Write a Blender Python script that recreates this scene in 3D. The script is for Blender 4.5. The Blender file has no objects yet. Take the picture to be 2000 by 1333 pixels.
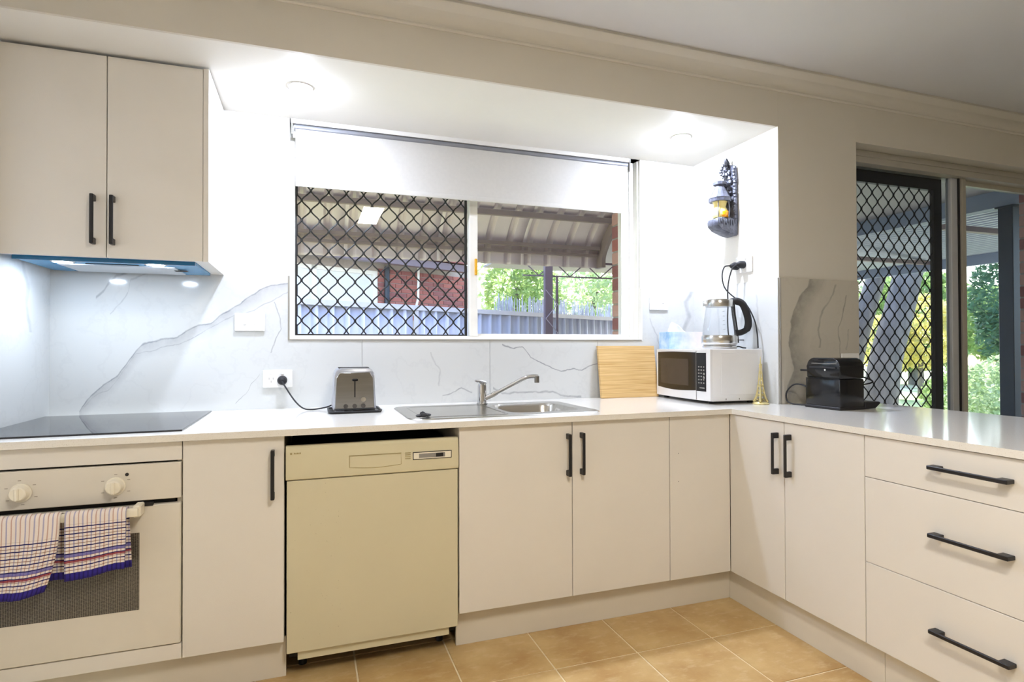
import bpy, bmesh, math, random
from mathutils import Vector, Matrix
random.seed(7)
SC = bpy.context.scene
COL = SC.collection

# ------------------------------------------------------------------ camera
def rad(a): return math.radians(a)
_yaw, _pit, _rol, FPX = rad(19.2705), rad(.5903), rad(-.1592), 1130.27
_f = Vector((math.sin(_yaw)*math.cos(_pit), math.cos(_yaw)*math.cos(_pit), math.sin(_pit)))
_r = Vector((math.cos(_yaw), -math.sin(_yaw), 0)); _u = _r.cross(_f)
_r, _u = _r*math.cos(_rol)+_u*math.sin(_rol), _u*math.cos(_rol)-_r*math.sin(_rol)
cam = bpy.data.cameras.new('camera'); camo = bpy.data.objects.new('camera', cam); COL.objects.link(camo)
cam.sensor_width = 36; cam.lens = FPX*36/2000; cam.shift_y = .00045; cam.clip_start = .02; cam.clip_end = 200
_m = Matrix((_r, _u, -_f)).transposed().to_4x4(); _m.translation = Vector((1.113, -2.8336, 1.138))
camo.matrix_world = _m
SC.camera = camo

# ------------------------------------------------------------------ world, sun, exposure
SC.view_settings.view_transform = 'Standard'
SC.view_settings.look = 'None'
SC.view_settings.gamma = 1
SC.view_settings.use_curve_mapping = False
SC.view_settings.exposure = 0.0
SKY_STRENGTH = 1.15
SUN_STRENGTH = 14
W = bpy.data.worlds.new('sky'); SC.world = W; W.use_nodes = True
_n = W.node_tree.nodes; _l = W.node_tree.links
_bg = _n['Background']; _sky = _n.new('ShaderNodeTexSky'); _sky.sky_type = 'NISHITA'
_sky.sun_disc = False; _sky.sun_elevation = rad(48); _sky.sun_rotation = rad(39); _sky.air_density = 1.0; _sky.dust_density = 2.5
_l.new(_sky.outputs[0], _bg.inputs[0]); _bg.inputs[1].default_value = SKY_STRENGTH
sun = bpy.data.lights.new('sun', 'SUN'); sun.energy = SUN_STRENGTH; sun.angle = rad(1.0); sun.color = (1, .94, .84)
suno = bpy.data.objects.new('sun', sun); COL.objects.link(suno)
suno.rotation_euler = Vector((-.5, -.62, -.72)).to_track_quat('-Z', 'Y').to_euler(); suno.location = (12, 9, 14)

# lamp radiances (emission of the lamps the room has)
E_DOWN = 1650.0      # alcove downlights
E_HOOD = 260.0      # rangehood lamps
E_ROOM = 110.0       # warm ceiling light above the camera

# ------------------------------------------------------------------ material helpers
def s2l(c):
    if isinstance(c, str):
        c = c.lstrip('#'); c = [int(c[i:i+2], 16)/255 for i in (0, 2, 4)]
    return tuple((v/12.92 if v <= .04045 else ((v+.055)/1.055)**2.4) for v in c)
class NT:
    def __init__(s, name):
        s.m = bpy.data.materials.new(name); s.m.use_nodes = True
        s.t = s.m.node_tree; s.t.nodes.clear()
        s.out = s.n('ShaderNodeOutputMaterial'); s.b = s.n('ShaderNodeBsdfPrincipled')
        s.t.links.new(s.b.outputs[0], s.out.inputs[0])
    def n(s, k): return s.t.nodes.new(k)
    def put(s, sock, v):
        if isinstance(v, bpy.types.NodeSocket): s.t.links.new(v, sock)
        elif isinstance(v, (tuple, list)) and len(v) == 3 and len(sock.default_value) == 4: sock.default_value = (*v, 1)
        else: sock.default_value = v
    def math(s, op, a, b=None, clamp=False):
        q = s.n('ShaderNodeMath'); q.operation = op; q.use_clamp = clamp; s.put(q.inputs[0], a)
        if b is not None: s.put(q.inputs[1], b)
        return q.outputs[0]
    def mix(s, f, a, b, mode='MIX'):
        q = s.n('ShaderNodeMix'); q.data_type = 'RGBA'; q.blend_type = mode
        s.put(q.inputs[0], f); s.put(q.inputs[6], a); s.put(q.inputs[7], b); return q.outputs[2]
    def pos(s):
        g = s.n('ShaderNodeNewGeometry'); return g.outputs['Position']
    def obj(s): return s.n('ShaderNodeTexCoord').outputs['Object']
    def xyz(s, v):
        q = s.n('ShaderNodeSeparateXYZ'); s.put(q.inputs[0], v); return q.outputs
    def scale(s, v, sc):
        q = s.n('ShaderNodeMapping'); s.put(q.inputs[0], v); q.inputs['Scale'].default_value = sc; return q.outputs[0]
    def noise(s, v, sc, det=3, rough=.55):
        q = s.n('ShaderNodeTexNoise'); s.put(q.inputs['Vector'], v); q.inputs['Scale'].default_value = sc
        q.inputs['Detail'].default_value = det; q.inputs['Roughness'].default_value = rough; return q.outputs[0]
    def ramp(s, f, a, b, lo=0., hi=1.):
        q = s.n('ShaderNodeMapRange'); s.put(q.inputs[0], f); q.inputs[1].default_value = a; q.inputs[2].default_value = b
        q.inputs[3].default_value = lo; q.inputs[4].default_value = hi; return q.outputs[0]
    def bump(s, h, st, dist=.01):
        q = s.n('ShaderNodeBump'); q.inputs['Strength'].default_value = st; q.inputs['Distance'].default_value = dist
        s.put(q.inputs['Height'], h); s.t.links.new(q.outputs[0], s.b.inputs['Normal'])
    def fin(s, col=None, rough=None, metal=None, spec=None, **k):
        b = s.b
        if col is not None: s.put(b.inputs['Base Color'], col)
        if rough is not None: s.put(b.inputs['Roughness'], rough)
        if metal is not None: s.put(b.inputs['Metallic'], metal)
        if spec is not None: s.put(b.inputs['Specular IOR Level'], spec)
        for a, v in k.items(): s.put(b.inputs[a.replace('_', ' ')], v)
        return s.m
def plain(name, c, rough=.5, metal=0., var=.04, sc=14., spec=.5, bump=0., bsc=120., stretch=(1, 1, 1), **k):
    t = NT(name); c = s2l(c)
    v = t.scale(t.obj(), stretch); nz = t.noise(v, sc)
    col = t.mix(t.ramp(nz, .3, .7), tuple(x*(1-var) for x in c), tuple(min(1, x*(1+var)) for x in c))
    if bump: t.bump(t.noise(v, bsc, 2), bump, .004)
    return t.fin(col, rough, metal, spec, **k)
def emit(name, c, strength):
    t = NT(name); c = s2l(c)
    nz = t.noise(t.obj(), 6); col = t.mix(nz, tuple(x*.97 for x in c), c)
    return t.fin((.8, .8, .8), .5, Emission_Color=col, Emission_Strength=strength)
def glass(name, tint, refl=.06, rough=0.0):
    t = NT(name); t.t.nodes.remove(t.b)
    tr = t.n('ShaderNodeBsdfTransparent'); gl = t.n('ShaderNodeBsdfGlossy'); mx = t.n('ShaderNodeMixShader'); lw = t.n('ShaderNodeLayerWeight')
    lw.inputs[0].default_value = .5
    col = t.mix(t.ramp(t.noise(t.obj(), 3), .3, .7), tuple(x*.985 for x in tint), tint); t.put(tr.inputs[0], col)
    gl.inputs['Roughness'].default_value = rough
    r0 = refl/2
    fac = t.math('ADD', t.math('MULTIPLY', t.math('POWER', lw.outputs[1], 5.), 1-r0), r0, True)
    t.put(mx.inputs[0], fac); t.t.links.new(tr.outputs[0], mx.inputs[1]); t.t.links.new(gl.outputs[0], mx.inputs[2])
    t.t.links.new(mx.outputs[0], t.out.inputs[0]); return t.m

M = {}
M['wall'] = plain('wall_paint', '#eceae4', .6, var=.012, sc=3, bump=.05, bsc=260)
M['wallroom'] = plain('room_wall_paint', '#d8d3c8', .6, var=.015, sc=3, bump=.05, bsc=260)
M['ceil'] = plain('ceiling_paint', '#dddddf', .7, var=.015, sc=2)
M['cornice'] = plain('cornice_plaster', '#dad6cd', .6, var=.012, sc=4)
M['cab'] = plain('cabinet_laminate', '#e3dfd8', .38, var=.012, sc=5, bump=.06, bsc=300)
M['cabin'] = plain('cabinet_inside', '#cfc8bb', .6)
M['kick'] = plain('kickboard_laminate', '#dad4c7', .42, var=.02, sc=5)
M['black'] = plain('matte_black_metal', '#17161a', .42, var=.1, sc=30)
M['blackgloss'] = plain('gloss_black_plastic', '#0d0d10', .16, var=.1)
M['blackrubber'] = plain('black_rubber', '#1c1b1e', .6, var=.1)
M['dark'] = plain('dark_void', '#1a1716', .8, var=.1)
M['white'] = plain('white_plastic', '#f0efec', .32, var=.01)
M['whitemetal'] = plain('white_enamel', '#e9e9ea', .25, var=.015)
M['oven'] = plain('oven_enamel', '#ddd7cb', .28, var=.015)
M['knob'] = plain('knob_plastic', '#efe9d8', .3, var=.01)
M['cream'] = plain('cream_enamel', '#d5ceb0', .33, var=.02, sc=4)
M['creamdark'] = plain('cream_shade_and_marks', '#a99a6a', .5)  # darker cream: painted shade of the grip recess, also ribs and maker's mark
M['steel'] = plain('brushed_steel', '#c9c7c2', .24, 1., var=.06, sc=60, stretch=(.06, 1, 1))
M['silver'] = plain('silver_paint', '#b4b8c2', .3, .55, var=.02)
M['btn'] = plain('dark_button', '#55504c', .35, .6)
M['steel2'] = plain('satin_steel', '#8e8a84', .28, 1., var=.08, sc=80, stretch=(.05, .05, 1))
M['chrome'] = plain('chrome', '#d5d5d6', .07, 1., var=.03)
M['alu'] = plain('window_frame_white_aluminium', '#eceae3', .35, var=.015)
M['alugrey'] = plain('anodised_aluminium', '#a5a198', .35, .5, var=.04)
M['doorframe'] = plain('door_frame_stone_grey', '#b4b0a4', .4, .0, var=.04)
M['sash'] = plain('door_sash_pale_grey', '#c3c6cc', .35, .0, var=.03)
M['doorhead'] = plain('door_head_grey', '#b4b0a6', .5, .0, var=.03)
M['grille'] = plain('grille_black', '#131218', .5, var=.1)
M['blindfab'] = plain('blind_fabric', '#c6c4bf', .85, var=.02, sc=60, bump=.1, bsc=600)
M['tube'] = plain('blind_tube_grey', '#8b8c93', .4, .3)
M['yellow'] = plain('latch_yellow', '#d8a020', .4)
M['film'] = plain('blue_protective_film', '#3f93c6', .25, var=.05)
M['filter'] = plain('hood_filter_silver', '#cfd4d9', .35, .3)
M['gold'] = plain('gold_paint', '#d8cb92', .3, .6, var=.15, sc=60)
M['carved'] = plain('carved_dark_wood', '#4a4c58', .5, var=.45, sc=45, bump=.6, bsc=90)
M['amber'] = NT('amber_glass').fin(s2l('#ee9a1c'), .15, 0, .5, Emission_Color=s2l('#ffb52e'), Emission_Strength=.06)  # slight glow added to the glass; the ornament holds no lit lamp
M['paleglass'] = plain('pale_yellow_glass', '#efdc8e', .12, var=.1, sc=20)
M['tissue'] = plain('tissue_paper', '#fbfbfb', .8, var=.01)
M['brick'] = plain('red_brick', '#a5655c', .85, var=.22, sc=9, bump=.3, bsc=60)
M['brick2'] = plain('plum_brick', '#8f5a58', .85, var=.2, sc=9, bump=.3, bsc=60)
M['brickpink'] = plain('pink_brick', '#b88e84', .85, var=.16, sc=9, bump=.3, bsc=60)
M['mortar'] = plain('mortar', '#a59c94', .9, var=.08, sc=30)
M['awning'] = plain('awning_sheet', '#d6c5cb', .42, .0, var=.05, sc=3)
M['purlin'] = plain('awning_purlin', '#8f7d7c', .5, var=.06)
M['post'] = plain('post_paint_plum', '#6e6068', .5, var=.06)
M['webgrey'] = plain('lattice_grey', '#9a909c', .5)
M['fence'] = plain('fence_sheet_blue_grey', '#c9cde0', .45, var=.03)
M['fencerail'] = plain('fence_rail', '#cfcfdd', .45, var=.03)
M['patioceil'] = plain('patio_lining', '#a39d99', .6, var=.04, sc=3)
M['patioroof'] = plain('patio_corrugated', '#b3bac2', .4, .2, var=.05)
M['patiobeam'] = plain('patio_beam', '#8e98ab', .5, var=.05)
M['darkpost'] = plain('dark_steel_post', '#2e3846', .45, var=.06)
M['bark'] = plain('tree_bark', '#857c78', .95, var=.3, sc=7, bump=1., bsc=18, stretch=(1, 1, .25))
M['leafyellow'] = plain('painted_sunlit_leaf', '#d6cd84', .6, var=.25, sc=3)  # sunlight on the shrub is put into this yellow leaf colour
M['leaf'] = plain('green_leaf', '#93ab6a', .6, var=.3, sc=3)
M['leaflight'] = plain('light_green_leaf', '#b4c69a', .6, var=.25, sc=4)
M['leafdark'] = plain('dark_cypress_leaf', '#4d7158', .7, var=.3, sc=3)
M['stick'] = plain('brushwood', '#b3bac8', .9, var=.25, sc=10)
M['grey'] = plain('grey_plastic', '#8d8a86', .5)
M['print'] = plain('print_grey', '#9a9184', .6)
M['glow'] = emit('downlight_lens', '#dfe9ff', E_DOWN)
M['hoodglow'] = emit('hood_lamp_lens', '#dcebff', E_HOOD)
M['roomglow'] = emit('ceiling_light_diffuser', '#fff6ea', E_ROOM)
M['pane'] = glass('window_glass', (.97, .98, .98), .06)
M['doorpane'] = glass('door_glass', (.80, .84, .87), .06)
M['kettleglass'] = glass('kettle_glass', (.97, .975, .98), .07)
for k in ('leaf', 'leaflight', 'leafyellow', 'leafdark'):          # thin leaves let light through
    nt = M[k].node_tree; pb = nt.nodes['Principled BSDF']; ou = nt.nodes['Material Output']
    tl = nt.nodes.new('ShaderNodeBsdfTranslucent'); mx = nt.nodes.new('ShaderNodeMixShader'); mx.inputs[0].default_value = .45 if k != 'leafdark' else .2
    nt.links.new(pb.inputs['Base Color'].links[0].from_socket, tl.inputs[0])
    nt.links.new(pb.outputs[0], mx.inputs[1]); nt.links.new(tl.outputs[0], mx.inputs[2]); nt.links.new(mx.outputs[0], ou.inputs[0])

# dishwasher enamel with specks of wear, worktop speckle, floor tile, hob glass, bamboo
t = NT('speckled_stone_top'); p = t.obj()
sp = t.math('GREATER_THAN', t.noise(p, 420, 1), .66)
M['top'] = t.fin(t.mix(t.math('MULTIPLY', sp, .35), s2l('#e9e6df'), s2l('#b9ac93')), .11, 0, .5)
t = NT('ochre_floor_tile'); p = t.pos(); oi = t.n('ShaderNodeObjectInfo')
a = t.noise(p, 5, 5, .6); b_ = t.noise(t.scale(p, (1, 2.2, 1)), 16, 4, .65)
c = t.mix(t.ramp(a, .3, .7), s2l('#b08c58'), s2l('#d3b782')); c = t.mix(t.ramp(b_, .52, .75, 0, .5), c, s2l('#e2cda6'))
c = t.mix(t.math('MULTIPLY', oi.outputs['Random'], .22), c, s2l('#a5834f'))
t.bump(b_, .12, .01); M['tile'] = t.fin(c, t.ramp(a, .3, .7, .28, .42), 0, .4)
M['grout'] = plain('floor_grout', '#e6d8b8', .9, var=.08, sc=40)
t = NT('hob_glass'); M['hob'] = t.fin(t.mix(t.noise(t.obj(), 30), (.008, .009, .012), (.012, .013, .017)), .03, 0, 1.0)
t = NT('bamboo_board'); p = t.obj()
g1 = t.noise(t.scale(p, (1.5, 1, 60)), 3, 3); strip = t.math('FRACT', t.math('MULTIPLY', t.xyz(p)[2], 42))
c = t.mix(t.ramp(g1, .3, .7), s2l('#c39a5c'), s2l('#e0c189')); c = t.mix(t.math('MULTIPLY', t.math('LESS_THAN', strip, .08), .5), c, s2l('#a67a40'))
M['bamboo'] = t.fin(c, .5)
t = NT('dishwasher_door_enamel'); p = t.obj()
sp = t.math('GREATER_THAN', t.noise(p, 160, 1), .765)
xs = t.xyz(p); near = t.math('LESS_THAN', xs[0], -.12)
M['dwdoor'] = t.fin(t.mix(t.math('MULTIPLY', t.math('MULTIPLY', sp, near), .55), t.mix(t.noise(p, 3), s2l('#cfc8ab'), s2l('#d6cfb4')), s2l('#8a7a5a')), .36)
t = NT('oven_window_dot_glass'); p = t.obj(); xs = t.xyz(p)
v = t.n('ShaderNodeTexVoronoi'); t.put(v.inputs['Vector'], t.scale(p, (170, 1, 240))); v.inputs['Scale'].default_value = 1.; v.inputs['Randomness'].default_value = .15
M['ovenwin'] = t.fin(t.mix(t.math('GREATER_THAN', v.outputs['Distance'], .42), s2l('#35322f'), s2l('#7a7266')), .2)
t = NT('tissue_box_card'); p = t.obj(); xs = t.xyz(p)
nz = t.noise(p, 22, 4); fx = t.ramp(xs[0], .0, .2)
c = t.mix(t.ramp(nz, .35, .65), s2l('#8fbde8'), s2l('#cfe4f5')); c = t.mix(fx, c, s2l('#ece0d8')); M['tbox'] = t.fin(c, .6)
t = NT('grass_and_path'); p = t.pos()
a = t.noise(p, .7, 4); b_ = t.noise(p, 9, 4)
c = t.mix(t.ramp(b_, .3, .7), s2l('#7f9a5c'), s2l('#b7c48f')); c = t.mix(t.ramp(a, .45, .6), c, s2l('#d9cfbd')); M['ground'] = t.fin(c, .95)
M['paving'] = plain('patio_paving', '#a9a29c', .85, var=.1, sc=5)

# marble: veins are drawn along polylines given in metres on the wall
def marble(name, axis, veins, base='#d3d5d4', vein='#6f717b', sx=1.0):
    t = NT(name); p = t.pos(); nzv = t.n('ShaderNodeTexNoise'); t.put(nzv.inputs['Vector'], p); nzv.inputs['Scale'].default_value = 14; nzv.inputs['Detail'].default_value = 5
    wob = t.math('MULTIPLY', t.math('SUBTRACT', nzv.outputs[0], .5), .035)
    sep = t.xyz(p); X = sep['xyz'.index(axis)]; Z = sep[2]
    soft = t.noise(p, 3.2, 5, .6)
    streak = t.ramp(t.math('ABSOLUTE', t.math('SUBTRACT', soft, .5)), 0, .018, .05, 0)
    patch = t.ramp(t.noise(p, 24, 4), .25, .65)
    tot = streak
    for kind, pts, w, st in veins:
        a, b_ = (X, Z) if kind == 'z' else (Z, X)            # 'z': z is a function of x
        if kind == 'x': pts = [(q[1], q[0]) for q in pts]
        pts = sorted(pts); a0, a1 = pts[0][0], pts[-1][0]; lo = min(q[1] for q in pts)-.02; hi = max(q[1] for q in pts)+.02
        fac = t.math('DIVIDE', t.math('SUBTRACT', a, a0), a1-a0)
        fc = t.n('ShaderNodeFloatCurve'); cu = fc.mapping.curves[0]
        nn = [((q[0]-a0)/(a1-a0), (q[1]-lo)/(hi-lo)) for q in pts]
        cu.points[0].location = nn[0]; cu.points[1].location = nn[-1]
        for q in nn[1:-1]: cu.points.new(*q)
        for q in cu.points: q.handle_type = 'VECTOR'
        fc.mapping.update(); t.put(fc.inputs['Value'], fac)
        f = t.math('ADD', t.math('MULTIPLY', fc.outputs[0], hi-lo), lo)
        d = t.math('SUBTRACT', t.math('ADD', b_, wob), f)
        inr = t.math('MULTIPLY', t.math('GREATER_THAN', fac, 0.), t.math('LESS_THAN', fac, 1.))
        if w[0] == 'fade':      # one-sided band that fades away from its edge
            dd = d if w[2] > 0 else t.math('MULTIPLY', d, -1.)
            msk = t.math('MULTIPLY', t.math('GREATER_THAN', dd, 0.), t.ramp(dd, 0, w[1], 1, 0))
        else:
            msk = t.ramp(t.math('ABSOLUTE', d), w[1]*.25, w[1], 1, 0)
        msk = t.math('MULTIPLY', t.math('MULTIPLY', msk, inr), t.math('MULTIPLY', t.ramp(patch, 0, 1, .45, 1), st))
        tot = t.math('MAXIMUM', tot, msk)
    col = t.mix(tot, t.mix(soft, tuple(x*.97 for x in s2l(base)), s2l(base)), s2l(vein))
    return t.fin(col, .11, 0, .5)
V1a = [(0.22, 0.878), (0.24, 0.914), (0.273, 0.955), (0.3, 0.986), (0.334, 1.012), (0.355, 1.028), (0.373, 1.055), (0.396, 1.092), (0.417, 1.124), (0.442, 1.151), (0.48, 1.167), (0.523, 1.173), (0.571, 1.184), (0.615, 1.212), (0.655, 1.24), (0.705, 1.246), (0.74, 1.281), (0.781, 1.304), (0.822, 1.333), (0.869, 1.38), (0.927, 1.411), (1.024, 1.437)]
V1b = [(0.22, 0.875), (0.255, 0.919), (0.287, 0.955), (0.318, 0.965), (0.345, 0.996), (0.364, 1.028), (0.387, 1.065), (0.419, 1.119), (0.471, 1.129), (0.523, 1.14), (0.571, 1.151), (0.63, 1.184), (0.705, 1.229), (0.75, 1.258), (0.802, 1.287), (0.864, 1.305), (0.928, 1.341), (1.024, 1.396)]
L_ = lambda w: ('line', w)
M['marble'] = marble('marble_back', 'x', [
    ('z', V1a, L_(.006), .75), ('z', V1a, ('fade', .07, -1), .40), ('z', V1b, L_(.004), .5),
    ('z', [(0.276, 1.348), (0.303, 1.381), (0.321, 1.413), (0.348, 1.441), (0.39, 1.459)], L_(.009), .5),
    ('z', [(0.326, 1.28), (0.358, 1.323), (0.39, 1.372), (0.399, 1.427), (0.474, 1.462)], L_(.006), .3),
    ('z', [(0.802, 0.895), (0.844, 0.933), (0.865, 0.973), (0.901, 1.018)], L_(.003), .5),
    ('x', [(0.949, 1.116), (0.965, 1.174), (0.992, 1.226), (0.987, 1.273), (0.965, 1.348)], L_(.0035), .55),
    ('z', [(2.05, 1.15), (2.111, 1.133), (2.16, 1.142), (2.21, 1.085), (2.271, 1.052), (2.343, 1.022), (2.406, 1.009), (2.458, 1.024), (2.501, 1.015), (2.599, 1.048)], L_(.0045), .8),
    ('z', [(1.732, 0.858), (1.737, 0.902), (1.778, 0.91), (1.833, 0.931), (1.889, 0.916)], L_(.0045), .6),
    ('z', [(2.0, .93), (2.051, 0.902), (2.13, 0.905), (2.16, 0.908), (2.271, 0.905), (2.332, 0.899), (2.384, 0.878), (2.5, 0.87)], L_(.007), .55),
    ('x', [(1.679, 1.116), (1.701, 1.054), (1.723, 1.027), (1.723, 0.947)], L_(.006), .3),
    ('x', [(3.217, 1.46), (3.174, 1.4), (3.191, 1.311), (3.145, 1.192)], L_(.02), .45),
    ('x', [(2.93, 1.3), (2.98, 1.2), (3.02, 1.05)], L_(.006), .4)])
F1a = [(3.419, 1.469), (3.406, 1.426), (3.354, 1.379), (3.327, 1.328), (3.304, 1.262), (3.297, 1.192), (3.287, 1.142), (3.309, 1.072), (3.318, 1.022), (3.279, 0.952), (3.272, 0.868)]
F1b = [(3.512, 1.469), (3.478, 1.418), (3.412, 1.365), (3.366, 1.314), (3.378, 1.263), (3.371, 1.203), (3.357, 1.122), (3.331, 1.052), (3.33, 0.951), (3.323, 0.866)]
M['marblefront'] = marble('marble_front', 'x', [
    ('x', F1a, L_(.006), .5), ('x', F1a, ('fade', .12, 1), .8), ('x', F1b, L_(.006), .35),
    ('x', [(3.587, 1.447), (3.569, 1.395), (3.531, 1.353), (3.497, 1.316), (3.483, 1.265), (3.47, 1.218), (3.489, 1.172), (3.475, 1.132)], L_(.009), .55),
    ('x', [(3.655, 1.397), (3.636, 1.308), (3.612, 1.261), (3.601, 1.225), (3.614, 1.152), (3.61, 1.0)], L_(.005), .65),
    ('x', [(3.666, 1.225), (3.655, 1.121)], L_(.005), .5)], base='#c9c4b8', vein='#7d7c75')
M['marbleleft'] = marble('marble_left', 'y', [('x', [(-.24, 1.46), (-.2, 1.38), (-.21, 1.3), (-.17, 1.2)], L_(.02), .3)])
M['marbleright'] = marble('marble_right', 'y', [('x', [(-.2, 1.46), (-.22, 1.2), (-.3, 1.0)], L_(.012), .2), ('x', [(-.5, 1.4), (-.52, 1.1), (-.55, .9)], L_(.008), .2)])

# tea towel weave, drawn on UV given in metres (u across, v up from the front hem)
t = NT('tea_towel_check'); uv = t.n('ShaderNodeUVMap').outputs[0]; xs = t.xyz(uv); u_, v_ = xs[0], xs[1]
def stripe(c, per, wd, off=0.):
    return t.math('LESS_THAN', t.math('FRACT', t.math('DIVIDE', t.math('ADD', c, off+10*per), per)), wd/per)
def band(c, a, b_): return t.math('MULTIPLY', t.math('GREATER_THAN', c, a), t.math('LESS_THAN', c, b_))
c = t.mix(t.noise(t.scale(uv, (400, 400, 1)), 1), s2l('#e6d9d2'), s2l('#f2e9e2'))
low = t.math('LESS_THAN', v_, .158)
c = t.mix(t.math('MULTIPLY', stripe(u_, .022, .0035), .55), c, s2l('#5a66b0'))
c = t.mix(t.math('MULTIPLY', stripe(u_, .022, .0028, .011), .6), c, s2l('#a96a50'))
c = t.mix(t.math('MULTIPLY', stripe(v_, .0185, .0033), low), c, s2l('#27275e'))
c = t.mix(t.math('MULTIPLY', t.math('MULTIPLY', stripe(v_, .0185, .0022, .009), low), .75), c, s2l('#7d4a3a'))
c = t.mix(t.math('MULTIPLY', band(v_, .066, .074), .8), c, s2l('#4b49a8'))
c = t.mix(t.math('MULTIPLY', band(v_, .050, .056), .9), c, s2l('#8c1f30'))
hem = t.math('LESS_THAN', v_, .021)
c = t.mix(hem, c, t.mix(stripe(u_, .012, .004), s2l('#39308c'), s2l('#2a2268')))
t.bump(t.noise(t.scale(uv, (900, 900, 1)), 1, 1), .3, .001)
M['towel'] = t.fin(c, .9, 0, .2)

# ------------------------------------------------------------------ mesh helpers
class MB:
    def __init__(s): s.v = []; s.f = []; s.uv = None
    def add(s, vs, fs):
        o = len(s.v); s.v += [tuple(q) for q in vs]; s.f += [tuple(i+o for i in f) for f in fs]; return s
    def bm(s, b):
        b.verts.index_update(); return s.add([v.co[:] for v in b.verts], [[v.index for v in f.verts] for f in b.faces])
    def box(s, x0, x1, y0, y1, z0, z1, bev=0., seg=1):
        x0, x1 = min(x0, x1), max(x0, x1); y0, y1 = min(y0, y1), max(y0, y1); z0, z1 = min(z0, z1), max(z0, z1)
        vs = [(x, y, z) for z in (z0, z1) for y in (y0, y1) for x in (x0, x1)]
        fs = [(0, 2, 3, 1), (4, 5, 7, 6), (0, 1, 5, 4), (2, 6, 7, 3), (0, 4, 6, 2), (1, 3, 7, 5)]
        if bev <= 0: return s.add(vs, fs)
        b = bmesh.new(); V = [b.verts.new(q) for q in vs]
        for f in fs: b.faces.new([V[i] for i in f])
        bmesh.ops.bevel(b, geom=b.edges[:], offset=bev, segments=seg, affect='EDGES', profile=.5)
        s.bm(b); b.free(); return s
    def prism(s, poly, axis, a, b, bev=0., seg=1):
        def P(q, h):
            return {'x': (h, q[0], q[1]), 'y': (q[0], h, q[1]), 'z': (q[0], q[1], h)}[axis]
        n = len(poly); vs = [P(q, a) for q in poly]+[P(q, b) for q in poly]
        fs = [tuple(range(n))[::-1], tuple(range(n, 2*n))]+[(i, (i+1) % n, n+(i+1) % n, n+i) for i in range(n)]
        if bev <= 0: return s.add(vs, fs)
        bm = bmesh.new(); V = [bm.verts.new(q) for q in vs]
        for f in fs: bm.faces.new([V[i] for i in f])
        bmesh.ops.bevel(bm, geom=bm.edges[:], offset=bev, segments=seg, affect='EDGES', profile=.5)
        s.bm(bm); bm.free(); return s
    def tube(s, path, r, n=8, caps=True, flat=None):
        path = [Vector(q) for q in path]; m = len(path); rs = r if isinstance(r, (list, tuple)) else [r]*m
        T = []
        for i in range(m):
            d = path[min(i+1, m-1)]-path[max(i-1, 0)]; T.append(d.normalized())
        a = Vector((0, 0, 1)) if abs(T[0].z) < .9 else Vector((1, 0, 0))
        N = (a-T[0]*a.dot(T[0])).normalized(); vs = []
        for i in range(m):
            N = (N-T[i]*N.dot(T[i])).normalized(); B = T[i].cross(N)
            for k in range(n):
                an = 2*math.pi*k/n; fa = flat if flat else 1.
                vs.append(path[i]+N*(rs[i]*math.cos(an))+B*(rs[i]*fa*math.sin(an)))
        fs = [(i*n+k, i*n+(k+1) % n, (i+1)*n+(k+1) % n, (i+1)*n+k) for i in range(m-1) for k in range(n)]
        if caps: fs += [tuple(range(n))[::-1], tuple(range((m-1)*n, m*n))]
        return s.add(vs, fs)
    def cyl(s, p0, p1, r0, r1=None, n=16): return s.tube([p0, p1], [r0, r0 if r1 is None else r1], n)
    def lathe(s, prof, c, n=32, close=False):
        vs = [(c[0]+r*math.cos(2*math.pi*k/n), c[1]+r*math.sin(2*math.pi*k/n), c[2]+z) for r, z in prof for k in range(n)]
        m = len(prof); fs = [(i*n+k, i*n+(k+1) % n, (i+1)*n+(k+1) % n, (i+1)*n+k) for i in range(m-1) for k in range(n)]
        if prof[0][0] > 1e-5: fs.append(tuple(range(n))[::-1])
        if prof[-1][0] > 1e-5: fs.append(tuple(range((m-1)*n, m*n)))
        return s.add(vs, fs)
    def ball(s, c, r, n=10, sq=(1, 1, 1)):
        vs = []; fs = []; h = n//2
        for i in range(h+1):
            th = math.pi*i/h
            for k in range(n):
                vs.append((c[0]+r*sq[0]*math.sin(th)*math.cos(2*math.pi*k/n), c[1]+r*sq[1]*math.sin(th)*math.sin(2*math.pi*k/n), c[2]+r*sq[2]*math.cos(th)))
        fs = [(i*n+k, (i+1)*n+k, (i+1)*n+(k+1) % n, i*n+(k+1) % n) for i in range(h) for k in range(n)]
        return s.add(vs, fs)
def smooth_path(pts, k=6):
    P = [Vector(q) for q in pts]; P = [P[0]*2-P[1]]+P+[P[-1]*2-P[-2]]; out = []
    for i in range(1, len(P)-2):
        for j in range(k):
            u = j/k; a, b, c, d = P[i-1:i+3]
            out.append(.5*((2*b)+(c-a)*u+(2*a-5*b+4*c-d)*u*u+(3*b-a-3*c+d)*u**3))
    out.append(P[-2]); return out

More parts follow.
